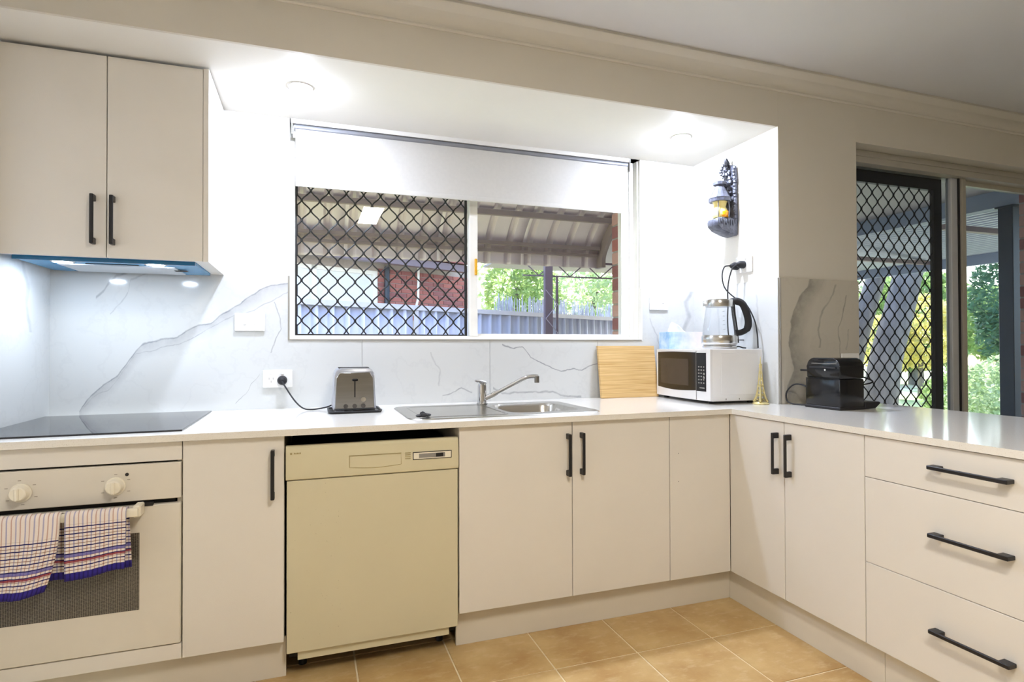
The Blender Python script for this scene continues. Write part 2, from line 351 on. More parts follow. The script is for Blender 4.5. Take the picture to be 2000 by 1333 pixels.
ROOT = {}
def mesh_of(name, mb, mat, inv=None, angle=35):
    me = bpy.data.meshes.new(name); vs = mb.v
    if inv is not None: vs = [tuple(inv @ Vector(q)) for q in vs]
    me.from_pydata(vs, [], mb.f)
    b = bmesh.new(); b.from_mesh(me); bmesh.ops.remove_doubles(b, verts=b.verts, dist=1e-6) if mb.uv is None else None
    if mb.uv is None: bmesh.ops.recalc_face_normals(b, faces=b.faces)
    b.to_mesh(me); b.free()
    if mb.uv is not None:
        ul = me.uv_layers.new(name='UVMap')
        for lp in me.loops: ul.data[lp.index].uv = mb.uv[lp.vertex_index]
    me.polygons.foreach_set('use_smooth', [True]*len(me.polygons))
    me.set_sharp_from_angle(angle=rad(angle)); me.materials.append(mat); me.update(); return me
def tag(o, label=None, cat=None, group=None, kind=None):
    for k, v in (('label', label), ('category', cat), ('group', group), ('kind', kind)):
        if v: o[k] = v
    return o
def thing(name, label, cat, loc=(0, 0, 0), rz=0., group=None, kind=None):
    o = bpy.data.objects.new(name, None); COL.objects.link(o); o.location = loc; o.rotation_euler = (0, 0, rz); o.empty_display_size = .05
    ROOT[o] = Matrix.Translation(loc) @ Matrix.Rotation(rz, 4, 'Z')
    return tag(o, label, cat, group, kind)
def part(name, mb, mat, parent, local=False, label=None, kind=None, angle=35):
    w = ROOT[parent]; me = mesh_of(name, mb, mat, None if local else w.inverted(), angle)
    o = bpy.data.objects.new(name, me); COL.objects.link(o); o.parent = parent; ROOT[o] = w
    return tag(o, label, None, None, kind)
def solo(name, mb, mat, label, cat, group=None, kind=None, angle=35, origin=None):
    if origin is None:
        xs = [q[0] for q in mb.v]; ys = [q[1] for q in mb.v]; zs = [q[2] for q in mb.v]
        origin = ((min(xs)+max(xs))/2, (min(ys)+max(ys))/2, min(zs))
    w = Matrix.Translation(origin); me = mesh_of(name, mb, mat, w.inverted(), angle)
    o = bpy.data.objects.new(name, me); COL.objects.link(o); o.location = origin; ROOT[o] = w
    return tag(o, label, cat, group, kind)
def struct(name, mb, mat, label, cat=None): return solo(name, mb, mat, label, cat, kind='structure')
def piece(name, me, parent, loc, rz=0.):
    o = bpy.data.objects.new(name, me); COL.objects.link(o); o.parent = parent
    m = ROOT[parent].inverted() @ (Matrix.Translation(loc) @ Matrix.Rotation(rz, 4, 'Z'))
    o.matrix_local = m; return o
B = lambda *a, **k: MB().box(*a, **k)

# ------------------------------------------------------------------ measured layout (metres)
xL, xR, yW = .1102, 3.237, -.6393            # alcove left wall, right return wall, plane of the room wall
zS, zC, zU, zB = 2.1975, .863, .841, .1404   # alcove ceiling, worktop top / underside, door bottoms
yF, yD, yK = -.737, -.7153, -.6677
xP, xPd, xPk, xPb = 2.8721, 2.8803, 2.9136, 3.7113
zT = 1.4687
xW0, xW1, zW0 = 1.025, 2.876, 1.18           # kitchen window opening
xD0, xD1, zD = 3.7398, 5.50, 2.18            # glass door opening
ZCEIL = 2.445
T = .008

# ------------------------------------------------------------------ room shell
floor = struct('floor', B(xL, 7., -5.5, .0, -.06, -.0028), M['grout'], 'ochre tiled kitchen floor with pale grout', 'floor')
gp = .3325
tile_me = mesh_of('tile', MB().box(-gp/2+.003, gp/2-.003, -gp/2+.003, gp/2-.003, -.006, .0, bev=.0012), M['tile'])
for i in range(-4, 5):
    for j in range(-3, 5):
        cx_, cy_ = 1.935+gp*(i+.5), -.940-gp*(j-.5)
        if cx_-gp/2 < xL-.05 or cx_+gp/2 > 3.4 or cy_+gp/2 > 0: continue
        o = piece('tile', tile_me, floor, (cx_, cy_, random.uniform(-.0006, .0004)))
mb = B(xL-.1, xR+.1, T, .20, 0, zW0).box(xL-.1, xW0, T, .20, zW0, 2.6).box(xW1, xR+.1, T, .20, zW0, 2.6).box(xW0, xW1, T, .20, zS, 2.6)
wall_back = struct('wall_back', mb, M['wall'], 'white painted alcove back wall around the kitchen window', 'wall')
def slab(pieces, mat, parent, axis='y'):
    mb = MB()
    for q in pieces: mb.box(*q)
    return part('tile', mb, mat, parent)
g = .0008
yt0, yt1 = 0., T
slab([(xL+T, xW0, yt0, yt1, zC, zT), (xW0, 1.348-g, yt0, yt1, zC, zW0)], M['marble'], wall_back)
slab([(1.348+g, 1.984-g, yt0, yt1, zC, zW0)], M['marble'], wall_back)
slab([(1.984+g, 2.6-g, yt0, yt1, zC, zW0)], M['marble'], wall_back)
slab([(2.6+g, xW1, yt0, yt1, zC, zW0), (xW1, xR-T, yt0, yt1, zC, zT)], M['marble'], wall_back)
wall_left = struct('wall_left', B(xL-.12, xL-T*0, -5.5, .2, 0, 2.6), M['wall'], 'left wall of the kitchen beside the hob', 'wall')
slab([(xL, xL+T, yW, 0, zC, zT)], M['marbleleft'], wall_left)
wall_ret = struct('wall_right', B(xR, xR+.5, yW+.01, .2, 0, 2.6), M['wall'], 'white return wall of the alcove behind the microwave', 'wall')
slab([(xR-T, xR, yW, 0, zC, zT)], M['marbleright'], wall_ret)
mb = B(xL, xR, yW, yW+.012, zS, 2.6).box(xR+.0005, xD0, yW, yW+.25, 0, 2.6).box(xD0, xD1, yW, yW+.25, zD, 2.6).box(xD1, 7., yW, yW+.25, 0, 2.6)
wall_front = struct('wall_front', mb, M['wallroom'], 'room wall with bulkhead above the alcove and the glass door opening', 'wall')
slab([(xR+.004, xD0, yW-T, yW, zC, zT)], M['marblefront'], wall_front)
part('edge_trim', B(xR-.001, xR+.004, yW-T-.001, yW+.002, zC, zT), M['alugrey'], wall_front)
struct('ceiling_alcove', B(xL, xR, yW+.0125, .2, zS, zS+.05), M['wall'], 'lowered white alcove ceiling with downlights', 'ceiling')
struct('ceiling', B(xL-.1, 7.1, -5.6, yW, ZCEIL, ZCEIL+.1), M['ceil'], 'white plaster room ceiling', 'ceiling')
struct('wall_rear', B(xL-.1, 7.1, -5.6, -5.5, 0, 2.6), M['wallroom'], 'room wall behind the viewer', 'wall')
struct('wall_east', B(7., 7.1, -5.6, yW+.25, 0, 2.6), M['wallroom'], 'far right room wall beyond the peninsula', 'wall')
# cornice: stepped cove between bulkhead and ceiling
cv = [(yW, 2.366), (yW-.005, 2.366), (yW-.009, 2.370), (yW-.009, 2.376), (yW-.006, 2.379)]
for k in range(7):
    a = k/6*math.pi/2; cv.append((yW-.006-.052*(1-math.cos(a)), 2.380+.032*math.sin(a)))
cv += [(yW-.060, 2.410), (yW-.064, 2.411), (yW-.090, 2.428), (yW-.092, 2.432), (yW-.086, 2.434), (yW-.086, ZCEIL), (yW, ZCEIL)]
struct('trim_1', MB().prism(cv, 'x', xL, 7.0), M['cornice'], 'stepped plaster cornice where the bulkhead meets the ceiling', 'cornice')

# ------------------------------------------------------------------ kitchen window
win = thing('window_1', 'white framed sliding window with black diamond security screen', 'window', (1.95, .08, zW0), kind='structure')
yw = .075
zWt = zS
part('frame', B(xW0, xW1, yw, yw+.09, zW0, zW0+.018).box(xW0, xW1, yw, yw+.09, zWt-.03, zWt).box(xW0, xW0+.022, yw, yw+.09, zW0+.018, zWt-.03).box(xW1-.03, xW1, yw, yw+.09, zW0+.018, zWt-.03), M['alu'], win)
ms = part('mullion', B(1.898, 1.94, yw-.004, yw+.05, zW0+.018, zWt-.03, bev=.002), M['alu'], win)
part('latch', B(1.922, 1.936, yw-.016, yw-.004, 1.515, 1.60, bev=.003), M['yellow'], ms)
ss = part('sash', B(2.80, 2.846, yw+.01, yw+.05, zW0+.018, zWt-.03).box(1.94, 2.80, yw+.01, yw+.05, zW0+.018, zW0+.03).box(1.94, 2.80, yw+.01, yw+.05, zWt-.055, zWt-.03), M['alu'], win)
part('pane', B(1.94, 2.80, yw+.026, yw+.031, zW0+.03, zWt-.055), M['pane'], ss)
part('pane', B(xW0+.022, 1.898, yw+.026, yw+.031, zW0+.018, zWt-.03), M['pane'], win)
# security screen
ys = yw+.062
sc = part('security_screen', B(xW0+.022, xW0+.030, ys-.006, ys+.01, zW0+.018, zWt-.03).box(1.888, 1.898, ys-.006, ys+.01, zW0+.018, zWt-.03).box(xW0+.03, 1.888, ys-.006, ys+.01, zW0+.018, zW0+.026), M['grille'], win)
def grille(parent, P, x0, x1, z0, z1, pitch, vp, r, amp=None, zoff=0.):
    """wavy vertical strands that touch their neighbours at the knots; P(s, z) gives the 3D point"""
    n = round((x1-x0)/pitch); pt = (x1-x0)/n; amp = pt/2
    for i in range(n+1):
        xc = x0+i*pt; sg = 1 if i % 2 == 0 else -1; path = []
        m = int((z1-z0)/vp*12)
        for k in range(m+1):
            z = z0+(z1-z0)*k/m; ph = math.pi*2*(z-zoff)/(2*vp)*1.0
            w = math.sin(ph*1.0); tri = math.asin(max(-1, min(1, w)))*2/math.pi
            x = xc+sg*amp*(.68*w+.32*tri)*.97
            path.append((min(max(x, x0), x1), z))
        # strand
        part('strand', MB().tube([P(a, b) for a, b in path], r, 5), M['grille'], parent)
        # knots where it meets the strand to its right
        if i < n:
            kb = MB(); z = zoff+vp/2*(1 if sg > 0 else 3)
            while z > z0: z -= 2*vp
            z += 2*vp
            while z < z1:
                c = P(xc+pt/2, z); kb.ball(c, r*1.9, 6); z += 2*vp
            if kb.v: part('knot', kb, M['grille'], parent, kind='stuff')
grille(sc, lambda a, b: (a, ys, b), xW0+.030, 1.888, zW0+.026, zWt-.03, (.0845/2), .0485, .0037, zoff=1.247)
# tile edge trims round the window opening
struct('trim_2', B(xW0-.006, xW0+.001, -.004, .03, zW0-.006, zT, bev=.001), M['alugrey'], 'aluminium tile edge strip left of the window', 'trim')
struct('trim_3', B(xW0+.001, xW1-.001, -.004, .03, zW0-.006, zW0-.0005, bev=.001), M['alugrey'], 'aluminium tile edge strip under the window', 'trim')
struct('trim_4', B(xW1-.001, xW1+.004, -.004, .03, zW0-.006, zT, bev=.001), M['alu'], 'pale tile edge strip right of the window', 'trim')
struct('trim_5', B(xW0+.0015, xW1-.0015, .031, yw, zW0+.0005, zW0+.006).box(xW1-.006, xW1-.0005, .031, yw, zW0+.007, zS-.002), M['alu'], 'white lining of the window reveal', 'trim')
# roller blind
rb = thing('roller_blind', 'pale fabric roller blind half lowered over the kitchen window', 'blind', (1.92, .02, 1.885))
part('tube', MB().cyl((1.045, .020, 2.162), (2.80, .020, 2.162), .0135, n=20), M['tube'], rb)
part('head_rail', B(1.030, 2.815, .006, .055, 2.177, 2.1972), M['white'], rb)
part('back_rail', B(1.040, 2.81, .036, .045, 2.12, 2.177), M['white'], rb)
part('fabric', B(1.050, 2.795, .0058, .0070, 1.905, 2.150), M['blindfab'], rb)
part('bottom_rail', B(1.050, 2.795, .0035, .0115, 1.885, 1.909, bev=.003, seg=2), M['blindfab'], rb)
for x in (1.033, 2.806):
    br = part('bracket', B(x, x+.005, .002, .055, 2.125, 2.195), M['grey'], rb)
    part('screw', MB().cyl((x-.002, .02, 2.14), (x+.007, .02, 2.14), .004, n=8), M['black'], br)
part('chain', MB().tube(smooth_path([(2.818, .02, 2.16), (2.820, .018, 1.9), (2.823, .02, 1.6), (2.826, .02, 1.43), (2.834, .022, 1.418), (2.84, .024, 1.43), (2.838, .026, 1.7), (2.83, .03, 2.0), (2.825, .03, 2.16)], 6), .0018, 6), M['white'], rb)

# ------------------------------------------------------------------ glass door behind the peninsula
door = thing('door_1', 'sliding glass door with black diamond security screen behind the peninsula', 'door', (4.6, -.5, 0), kind='structure')
part('head', B(xD0, xD1, -.565, -.44, 2.112, zD-.002).box(xD0, xD1, -.572, -.565, 2.145, 2.160), M['doorhead'], door)
part('jamb', B(4.684, 4.72, -.535, -.44, 0, 2.112, bev=.002), M['doorframe'], door)
part('jamb', B(xD0+.001, xD0+.03, -.535, -.44, 0, 2.112), M['doorframe'], door)
part('jamb', B(xD1-.04, xD1-.001, -.535, -.44, 0, 2.112), M['doorframe'], door)
gs = part('glass_sash', B(4.605, 4.682, -.528, -.495, 0.02, 2.112, bev=.003), M['sash'], door)
part('sash_lip', B(4.655, 4.668, -.534, -.528, 0.02, 2.11), M['black'], gs)
part('pane', B(3.77, 4.605, -.512, -.507, .02, 2.112), M['doorpane'], door)
part('pane', B(4.72, xD1-.04, -.492, -.487, .02, 2.095), M['doorpane'], door)
part('pane_rail', B(4.72, xD1-.04, -.505, -.475, 2.085, 2.112), M['doorframe'], door)
yg = -.465
sd = part('security_screen', B(4.535, 4.60, yg-.012, yg+.012, .02, 2.112).box(3.77, 3.80, yg-.012, yg+.012, .02, 2.112).box(3.80, 4.535, yg-.012, yg+.012, 2.045, 2.112).box(3.80, 4.535, yg-.012, yg+.012, .02, .1), M['grille'], door)
grille(sd, lambda a, b: (a, yg, b), 3.80, 4.535, .60, 2.045, .042, .0485, .0034, zoff=.03)
hd = part('pull_handle', B(3.80, 3.835, -.535, -.512, .95, 1.13, bev=.004).box(3.82, 3.832, -.56, -.535, .97, 1.11, bev=.003), M['black'], door)

# ------------------------------------------------------------------ base units
def handle_v(x, y, z0, z1, out=.032, nrm=(0, -1), name='handle', parent=None):
    """vertical black bar handle on a front facing nrm"""
    mb = MB(); w = .006
    if nrm == (0, -1):
        mb.box(x-w, x+w, y-out, y-out+.008, z0, z1, bev=.002)
        for a, b in ((z0, z0+.022), (z1-.022, z1)): mb.box(x-w, x+w, y-out+.004, y, a, b, bev=.0015)
    else:
        mb.box(x-out, x-out+.008, y-w, y+w, z0, z1, bev=.002)
        for a, b in ((z0, z0+.022), (z1-.022, z1)): mb.box(x-out+.004, x, y-w, y+w, a, b, bev=.0015)
    return part('handle', mb, M['black'], parent, label='matte black bar handle')
def carcass(par, x0, x1, y0, y1, z0, z1, th=.016, open_y=True):
    mb = B(x0, x0+th, y0, y1, z0, z1).box(x1-th, x1, y0, y1, z0, z1).box(x0+th, x1-th, y0, y1, z0, z0+th)
    if open_y: mb.box(x0+th, x1-th, y1-.006, y1, z0+th, z1)
    else: mb.box(x1-th-.006, x1-th, y0+th, y1-th, z0+th, z1).box(x0+th, x1-th, y0, y0+th, z0+th, z1).box(x0+th, x1-th, y1-th, y1, z0+th, z1)
    return part('carcass', mb, M['cabin'], par)
yB = yD+.018; gd = .0014
def front(par, x0, x1, z0, z1, name='door'):
    return part(name, B(x0+gd, x1-gd, yD, yB, z0, z1, bev=.0012), M['cab'], par)
# oven housing
u = thing('oven_housing', 'pale laminate oven housing with filler rails above and below oven', 'cabinet', (.42, yD, zB))
carcass(u, xL+.002, .7255-.001, yB, -.02, zB, zU-.001)
front(u, xL+.004, .7255, .7785, zU-.003, 'top_rail'); front(u, xL+.004, .7255, zB, .189, 'bottom_rail')
# narrow unit
u = thing('base_cabinet', 'narrow pale base cabinet between the oven and the dishwasher', 'cabinet', (.88, yD, zB))
carcass(u, .7265, 1.0315, yB, -.02, zB, zU-.001); d = front(u, .7255, 1.0322, zB, zU-.003); handle_v(.996, yD, .63, .795, parent=d)
# sink unit
u = thing('sink_cabinet', 'wide pale sink cabinet with two doors and central black handles', 'cabinet', (2.1, yD, zB))
carcass(u, 1.6420, 2.565, yB, -.02, zB, zU-.001)
d = front(u, 1.6412, 2.1088, zB, zU-.003); handle_v(2.087, yD, .625, .793, parent=d)
d = front(u, 2.1088, 2.566, zB, zU-.003); handle_v(2.147, yD, .627, .795, parent=d)
# corner filler
u = thing('corner_cabinet', 'blank pale corner panel right of the sink doors', 'cabinet', (2.72, yD, zB))
part('panel', B(2.566+gd, xPd-.0005, yD, yB, zB, zU-.003, bev=.001), M['cab'], u)
carcass(u, 2.567, 3.2, yB+.001, -.02, zB, zU-.001)
for z in (.68, .56): part('screw_hole', MB().cyl((2.61, yD-.0006, z), (2.61, yD+.001, z), .0022, n=8), M['grey'], u)
# peninsula door unit
xB = xPd+.018
def pfront(par, y0, y1, z0, z1, name='door'):
    return part(name, B(xPd, xB, y1+gd, y0-gd, z0, z1, bev=.0012), M['cab'], par)
u = thing('peninsula_cabinet', 'pale two-door peninsula cabinet next to the inner corner', 'cabinet', (3.1, -1.05, zB))
carcass(u, xB, 3.44, -1.3775, yW-.065, zB, zU-.001, open_y=False)
d = pfront(u, yD, -1.0287, zB, zU-.003); handle_v(xPd, -.996, .63, .795, nrm=(-1, 0), parent=d)
d = pfront(u, -1.0287, -1.3784, zB, zU-.003); handle_v(xPd, -1.061, .63, .796, nrm=(-1, 0), parent=d)
# drawers
u = thing('drawer_cabinet', 'pale three-drawer peninsula unit with horizontal black handles', 'cabinet', (3.1, -1.71, zB))
yE = -2.05
carcass(u, xB, 3.44, yE, -1.3795, zB, zU-.001, open_y=False)
for z0, z1, zh in ((.7005, zU-.003, .777), (.4155, .6985, .575), (zB, .4135, .290)):
    d = pfront(u, -1.3784, yE, z0, z1, 'drawer')
    y0, y1 = -1.607, -1.820; mb = B(xPd-.032, xPd-.024, y1, y0, zh-.006, zh+.006, bev=.002)
    for a, b in ((y1, y1+.03), (y0-.03, y0)): mb.box(xPd-.028, xPd, a, b, zh-.006, zh+.006, bev=.0015)
    part('handle', mb, M['black'], d, label='matte black bar handle')
u = part('back_panel', B(3.4405, 3.456, yE, yW-.002, 0.0, zU-.001), M['cab'], u)
# kickboards
solo('kickboard', B(xL+.002, 1.0365, yK, yK+.016, .0005, zB-.001), M['kick'], 'pale kickboard under the oven and narrow cabinet', 'kickboard')
solo('kickboard', B(1.641, xPk-.0005, yK, yK+.016, .0005, zB-.001), M['kick'], 'pale kickboard under the sink cabinet', 'kickboard')
solo('kickboard', B(xPk, xPk+.016, -1.4195, yK+.016, .0005, zB-.001), M['kick'], 'pale kickboard under the two-door peninsula cabinet', 'kickboard')
solo('kickboard', B(xPk, xPk+.016, yE, -1.4215, .0005, zB-.001), M['kick'], 'pale kickboard under the drawer unit', 'kickboard')

# ------------------------------------------------------------------ worktop (L shape, sink cut out)
cx0, cx1, cy0, cy1 = 1.500, 2.262, -.618, -.170
mb = B(xL+.0005, cx0, yF, -.0005, zU, zC).box(cx0, cx1, yF, cy0, zU, zC).box(cx0, cx1, cy1, -.0005, zU, zC).box(cx1, xP, yF, -.0005, zU, zC)
mb.box(xP, xR-T-.0005, yW-T-.001, -.0005, zU, zC).box(xP, xPb, -2.10, yW-T-.001, zU, zC)
solo('worktop', mb, M['top'], 'white speckled stone worktop running along the wall and out over the peninsula', 'worktop')

# ------------------------------------------------------------------ oven
ov = thing('oven', 'built-in white electric oven with two knobs and hanging tea towels', 'oven', (.42, yD, .19))
ox0, ox1 = .1235, .7225
part('control_panel', B(ox0, ox1, yD-.004, yD+.02, .6575, .7725, bev=.002), M['oven'], ov)
part('body', B(ox0+.02, ox1-.02, yD+.021, -.06, .20, .772), M['dark'], ov)
od = part('door', B(ox0, ox1, yD-.006, yD+.02, .193, .642, bev=.003), M['oven'], ov)
part('window', B(.235, .608, yD-.0075, yD-.006, .317, .558), M['ovenwin'], od, label='dark dotted glass oven window')
hb = part('handle', B(.215, .617, yD-.062, yD-.048, .622, .648, bev=.004, seg=2), M['knob'], od, label='white bar handle')
for x in (.222, .600): part('bracket', B(x, x+.022, yD-.055, yD-.005, .618, .655, bev=.004), M['knob'], hb)
part('vent_catch', B(.615, .645, yD-.008, yD+.005, .640, .652), M['black'], ov)
for x, rot in ((.302, .1), (.543, .0)):
    k = part('knob', MB().tube([(x, yD-.004, .709), (x, yD-.010, .709), (x, yD-.011, .709), (x, yD-.030, .709), (x, yD-.033, .709)], [.028, .028, .024, .021, .018], 24), M['knob'], ov)
    part('grip', B(x-.0055, x+.0055, yD-.040, yD-.030, .690, .728, bev=.003), M['knob'], k)
    mk = MB()
    for a in (0, 60, 120, 180, 240, 300):
        xx, zz = x+.040*math.cos(rad(a+rot*60+30)), .709+.036*math.sin(rad(a+rot*60+30)); mk.box(xx-.004, xx+.004, yD-.0046, yD-.004, zz-.001, zz+.001)
    part('dial_marks', mk, M['print'], ov, kind='stuff')
part('pilot_lamp', MB().cyl((.573, yD-.0055, .743), (.573, yD-.003, .743), .0052, n=14), M['black'], ov)

# tea towels over the oven handle
def towel(x0, x1, lf, lb, ph, skew, label, amp=.006):
    hy, hz = yD-.055, .6495
    # path from back hem over the bar to front hem
    r = .0115; path = []
    for k in range(9): path.append((hy+r+.004, hz-lb+(lb-.012)*k/8))
    for k in range(1, 7):
        a = math.pi*k/7; path.append((hy+(r+.003)*math.cos(a), hz-.012+.016*math.sin(a)))
    for k in range(17): path.append((hy-r-.003, hz-.012-(lf-.012)*k/16))
    L = [0.]
    for a, b in zip(path, path[1:]): L.append(L[-1]+math.dist(a, b))
    tot = L[-1]; n = 28; mb = MB(); uv = []
    for j, (yy, zz) in enumerate(path):
        s = L[j]; fr = max(0, (j-15)/16); bk = max(0, (8-j)/8)
        for i in range(n+1):
            uu = i/n; x = x0+(x1-x0)*uu
            x += skew*fr*fr*uu+.008*bk*(1 if uu > .5 else -1)*abs(uu-.5)*2
            g_ = fr*amp
            y = yy-g_*(.6+math.sin(uu*9+ph+fr*1.5))-.0015*math.sin(uu*40+ph)*(1-abs(uu-.5))
            z = zz-.010*fr*math.sin(uu*3.2+ph*.7)+(.0025*math.sin(uu*55+ph) if 9 <= j <= 14 else 0)
            mb.v.append((x, y, z)); uv.append((x-x0+(0 if True else 0)-skew*fr*fr*uu, min(s, tot-s)))
    W_ = n+1; m = len(path)
    mb.f = [(j*W_+i, j*W_+i+1, (j+1)*W_+i+1, (j+1)*W_+i) for j in range(m-1) for i in range(n)]
    mb.uv = uv
    o = solo('tea_towel', mb, M['towel'], label, 'tea towel', 'tea towels on the oven handle', angle=180)
    sm = o.modifiers.new('thick', 'SOLIDIFY'); sm.thickness = .0016; sm.offset = 0
    return o
towel(.226, .421, .225, .200, .4, -.038, 'checked tea towel on the oven handle, left one with slanting hem', .008)
towel(.432, .588, .188, .185, 2.2, -.004, 'checked tea towel on the oven handle, right one hanging straight', .004)

# ------------------------------------------------------------------ dishwasher
dw = thing('dishwasher', 'cream freestanding dishwasher under the worktop', 'dishwasher', (1.337, yD, .02))
part('body', B(1.048, 1.628, yD+.03, -.06, .07, .778), M['dark'], dw)
for x in (1.09, 1.59): part('foot', MB().cyl((x, -.60, .0), (x, -.60, .07), .014, n=12), M['blackrubber'], dw)
part('base_panel', B(1.075, 1.605, yD+.012, yD+.028, .066, .0965), M['cream'], dw)
part('door', B(1.0395, 1.6365, yD-.001, yD+.03, .097, .683, bev=.002), M['dwdoor'], dw)
cp = part('control_panel', MB().prism([(yD-.004, .689), (yD-.006, .70), (yD-.002, .793), (yD+.006, .801), (yD+.03, .801), (yD+.03, .686), (yD+.0, .686)], 'x', 1.0365, 1.6385), M['cream'], dw)
# grip recess drawn as a painted shade line, curved below, display, ribs and maker's mark
yp = yD-.0062
arc = [(1.245, .758)]+[(1.426, .757)]+[(1.426-.181*k/8, .717-.006*math.sin(math.pi*k/8)) for k in range(9)]
part('grip_outline', MB().tube([(a, yp+.0006, b) for a, b in arc+[arc[0]]], .0011, 5), M['creamdark'], cp)
dp = part('display', B(1.468, 1.612, yp-.0003, yp+.003, .729, .7565), M['black'], cp)
part('display_face', B(1.4705, 1.6095, yp-.0009, yp-.0003, .7315, .754), M['knob'], dp)
part('display_window', B(1.49, 1.587, yp-.0013, yp-.0009, .7345, .7505), M['grey'], dp)
part('display_digits', B(1.553, 1.580, yp-.0017, yp-.0013, .736, .749), M['black'], dp)
for z in (.7345, .7415, .7485, .7555): part('rib', B(1.440, 1.460, yp-.0001, yp+.003, z, z+.0015), M['creamdark'], cp)
mk = MB().box(1.0505, 1.0565, yp+.0015, yp+.004, .7735, .7795)
for k in range(5): mk.box(1.0625+k*.0047, 1.0625+k*.0047+.0034, yp+.0015, yp+.004, .7745, .7785 if k % 2 else .7795)
part('badge', mk, M['creamdark'], cp, kind='stuff')

# ------------------------------------------------------------------ hob
hob = thing('cooktop', 'black glass ceramic cooktop set in the white worktop', 'cooktop', (.416, -.35, zC))
part('glass', B(.1185, .7137, -.658, -.0436, zC+.0003, zC+.0055, bev=.0012), M['hob'], hob)
part('edge_strip', B(.1185, .7137, -.6595, -.658, zC+.0003, zC+.005), M['black'], hob)

# ------------------------------------------------------------------ sink and tap
sk = thing('sink', 'stainless steel sink with left drainer and right bowl', 'sink', (1.88, -.39, zC))
def rrect(x0, x1, y0, y1, r, n=6):
    out = []
    for cx_, cy_, a0 in ((x1-r, y1-r, 0), (x0+r, y1-r, 90), (x0+r, y0+r, 180), (x1-r, y0+r, 270)):
        for k in range(n+1):
            a = rad(a0+90*k/n); out.append((cx_+r*math.cos(a), cy_+r*math.sin(a)))
    return out
def ringmesh(loops):
    mb = MB(); n = len(loops[0][0])
    for lp, z in loops: mb.v += [(q[0], q[1], z) for q in lp]
    for i in range(len(loops)-1):
        mb.f += [(i*n+k, i*n+(k+1) % n, (i+1)*n+(k+1) % n, (i+1)*n+k) for k in range(n)]
    return mb
bx0, bx1, by0, by1 = 1.905, 2.235, -.565, -.215
# flange: outer rounded rectangle with a bowl hole; built as a bridged n-gon
bm = bmesh.new()
o_ = [bm.verts.new((a, b, zC+.004)) for a, b in rrect(1.474, 2.288, -.645, -.143, .06)]
i_ = [bm.verts.new((a, b, zC+.003)) for a, b in rrect(bx0, bx1, by0, by1, .07)]
eo = [bm.edges.new((o_[k], o_[(k+1) % len(o_)])) for k in range(len(o_))]; ei = [bm.edges.new((i_[k], i_[(k+1) % len(i_)])) for k in range(len(i_))]
bmesh.ops.triangle_fill(bm, edges=eo+ei, use_beauty=True)
mb = MB(); mb.bm(bm); bm.free()
R = ringmesh([(rrect(1.474, 2.288, -.645, -.143, .06), zC+.004), (rrect(1.470, 2.292, -.649, -.139, .062), zC+.0005)]); mb.add(R.v, R.f)
part('flange', mb, M['steel'], sk)
mb = ringmesh([(rrect(bx0, bx1, by0, by1, .07), zC+.003), (rrect(bx0+.008, bx1-.008, by0+.008, by1-.008, .066), zC-.008), (rrect(bx0+.018, bx1-.018, by0+.018, by1-.018, .06), zC-.13), (rrect(bx0+.04, bx1-.04, by0+.04, by1-.04, .05), zC-.155)])
mb.f.append(tuple(range(3*28, 4*28))); part('bowl', mb, M['steel'], sk)
part('waste', MB().lathe([(.001, .003), (.03, .003), (.036, .0), (.036, -.02)], (2.07, -.39, zC-.153), 20), M['chrome'], sk)
dr = MB()
dr2 = ringmesh([(rrect(1.525, 1.885, -.60, -.19, .03), zC+.0042), (rrect(1.530, 1.880, -.595, -.195, .03), zC+.0055), (rrect(1.535, 1.875, -.59, -.20, .03), zC+.0042)])
part('drainer', dr.add(dr2.v, dr2.f), M['steel'], sk)
tp = thing('mixer_tap', 'chrome single lever mixer tap behind the sink', 'tap', (1.895, -.155, zC+.005))
part('body', MB().lathe([(.027, 0), (.027, .004), (.023, .008), (.0215, .05), (.0215, .085), (.019, .098), (.006, .102)], (1.895, -.16, zC+.004), 24), M['chrome'], tp)
part('lever', MB().tube([(1.905, -.17, .966), (1.89, -.18, .972), (1.868, -.195, .979), (1.848, -.205, .981)], [.014, .012, .008, .005], 10, flat=.8), M['chrome'], tp)
sp = part('spout', MB().tube(smooth_path([(1.905, -.165, .893), (1.95, -.195, .918), (2.03, -.245, .968), (2.075, -.275, .995), (2.105, -.295, 1.002), (2.125, -.308, 1.000)], 5), [.0125]*6+[.0095]*20, 12), M['chrome'], tp)
part('aerator', MB().cyl((2.120, -.305, 1.003), (2.120, -.305, .972), .0115, n=14), M['steel2'], sp)
# black rubber scraps on the drainer
def lump(pts, label, nm='rubber_plug'):
    mb = MB()
    for x, y, r, s_ in pts: mb.ball((x, y, zC+.0055+r*s_), r, 8, (1.2, 1, s_))
    return solo(nm, mb, M['blackrubber'], label, 'plug')
lump([(1.515, -.600, .014, .45), (1.530, -.606, .013, .7), (1.545, -.594, .014, .5), (1.528, -.590, .010, 1.1)], 'small black rubber sink plug lying on the drainer corner')

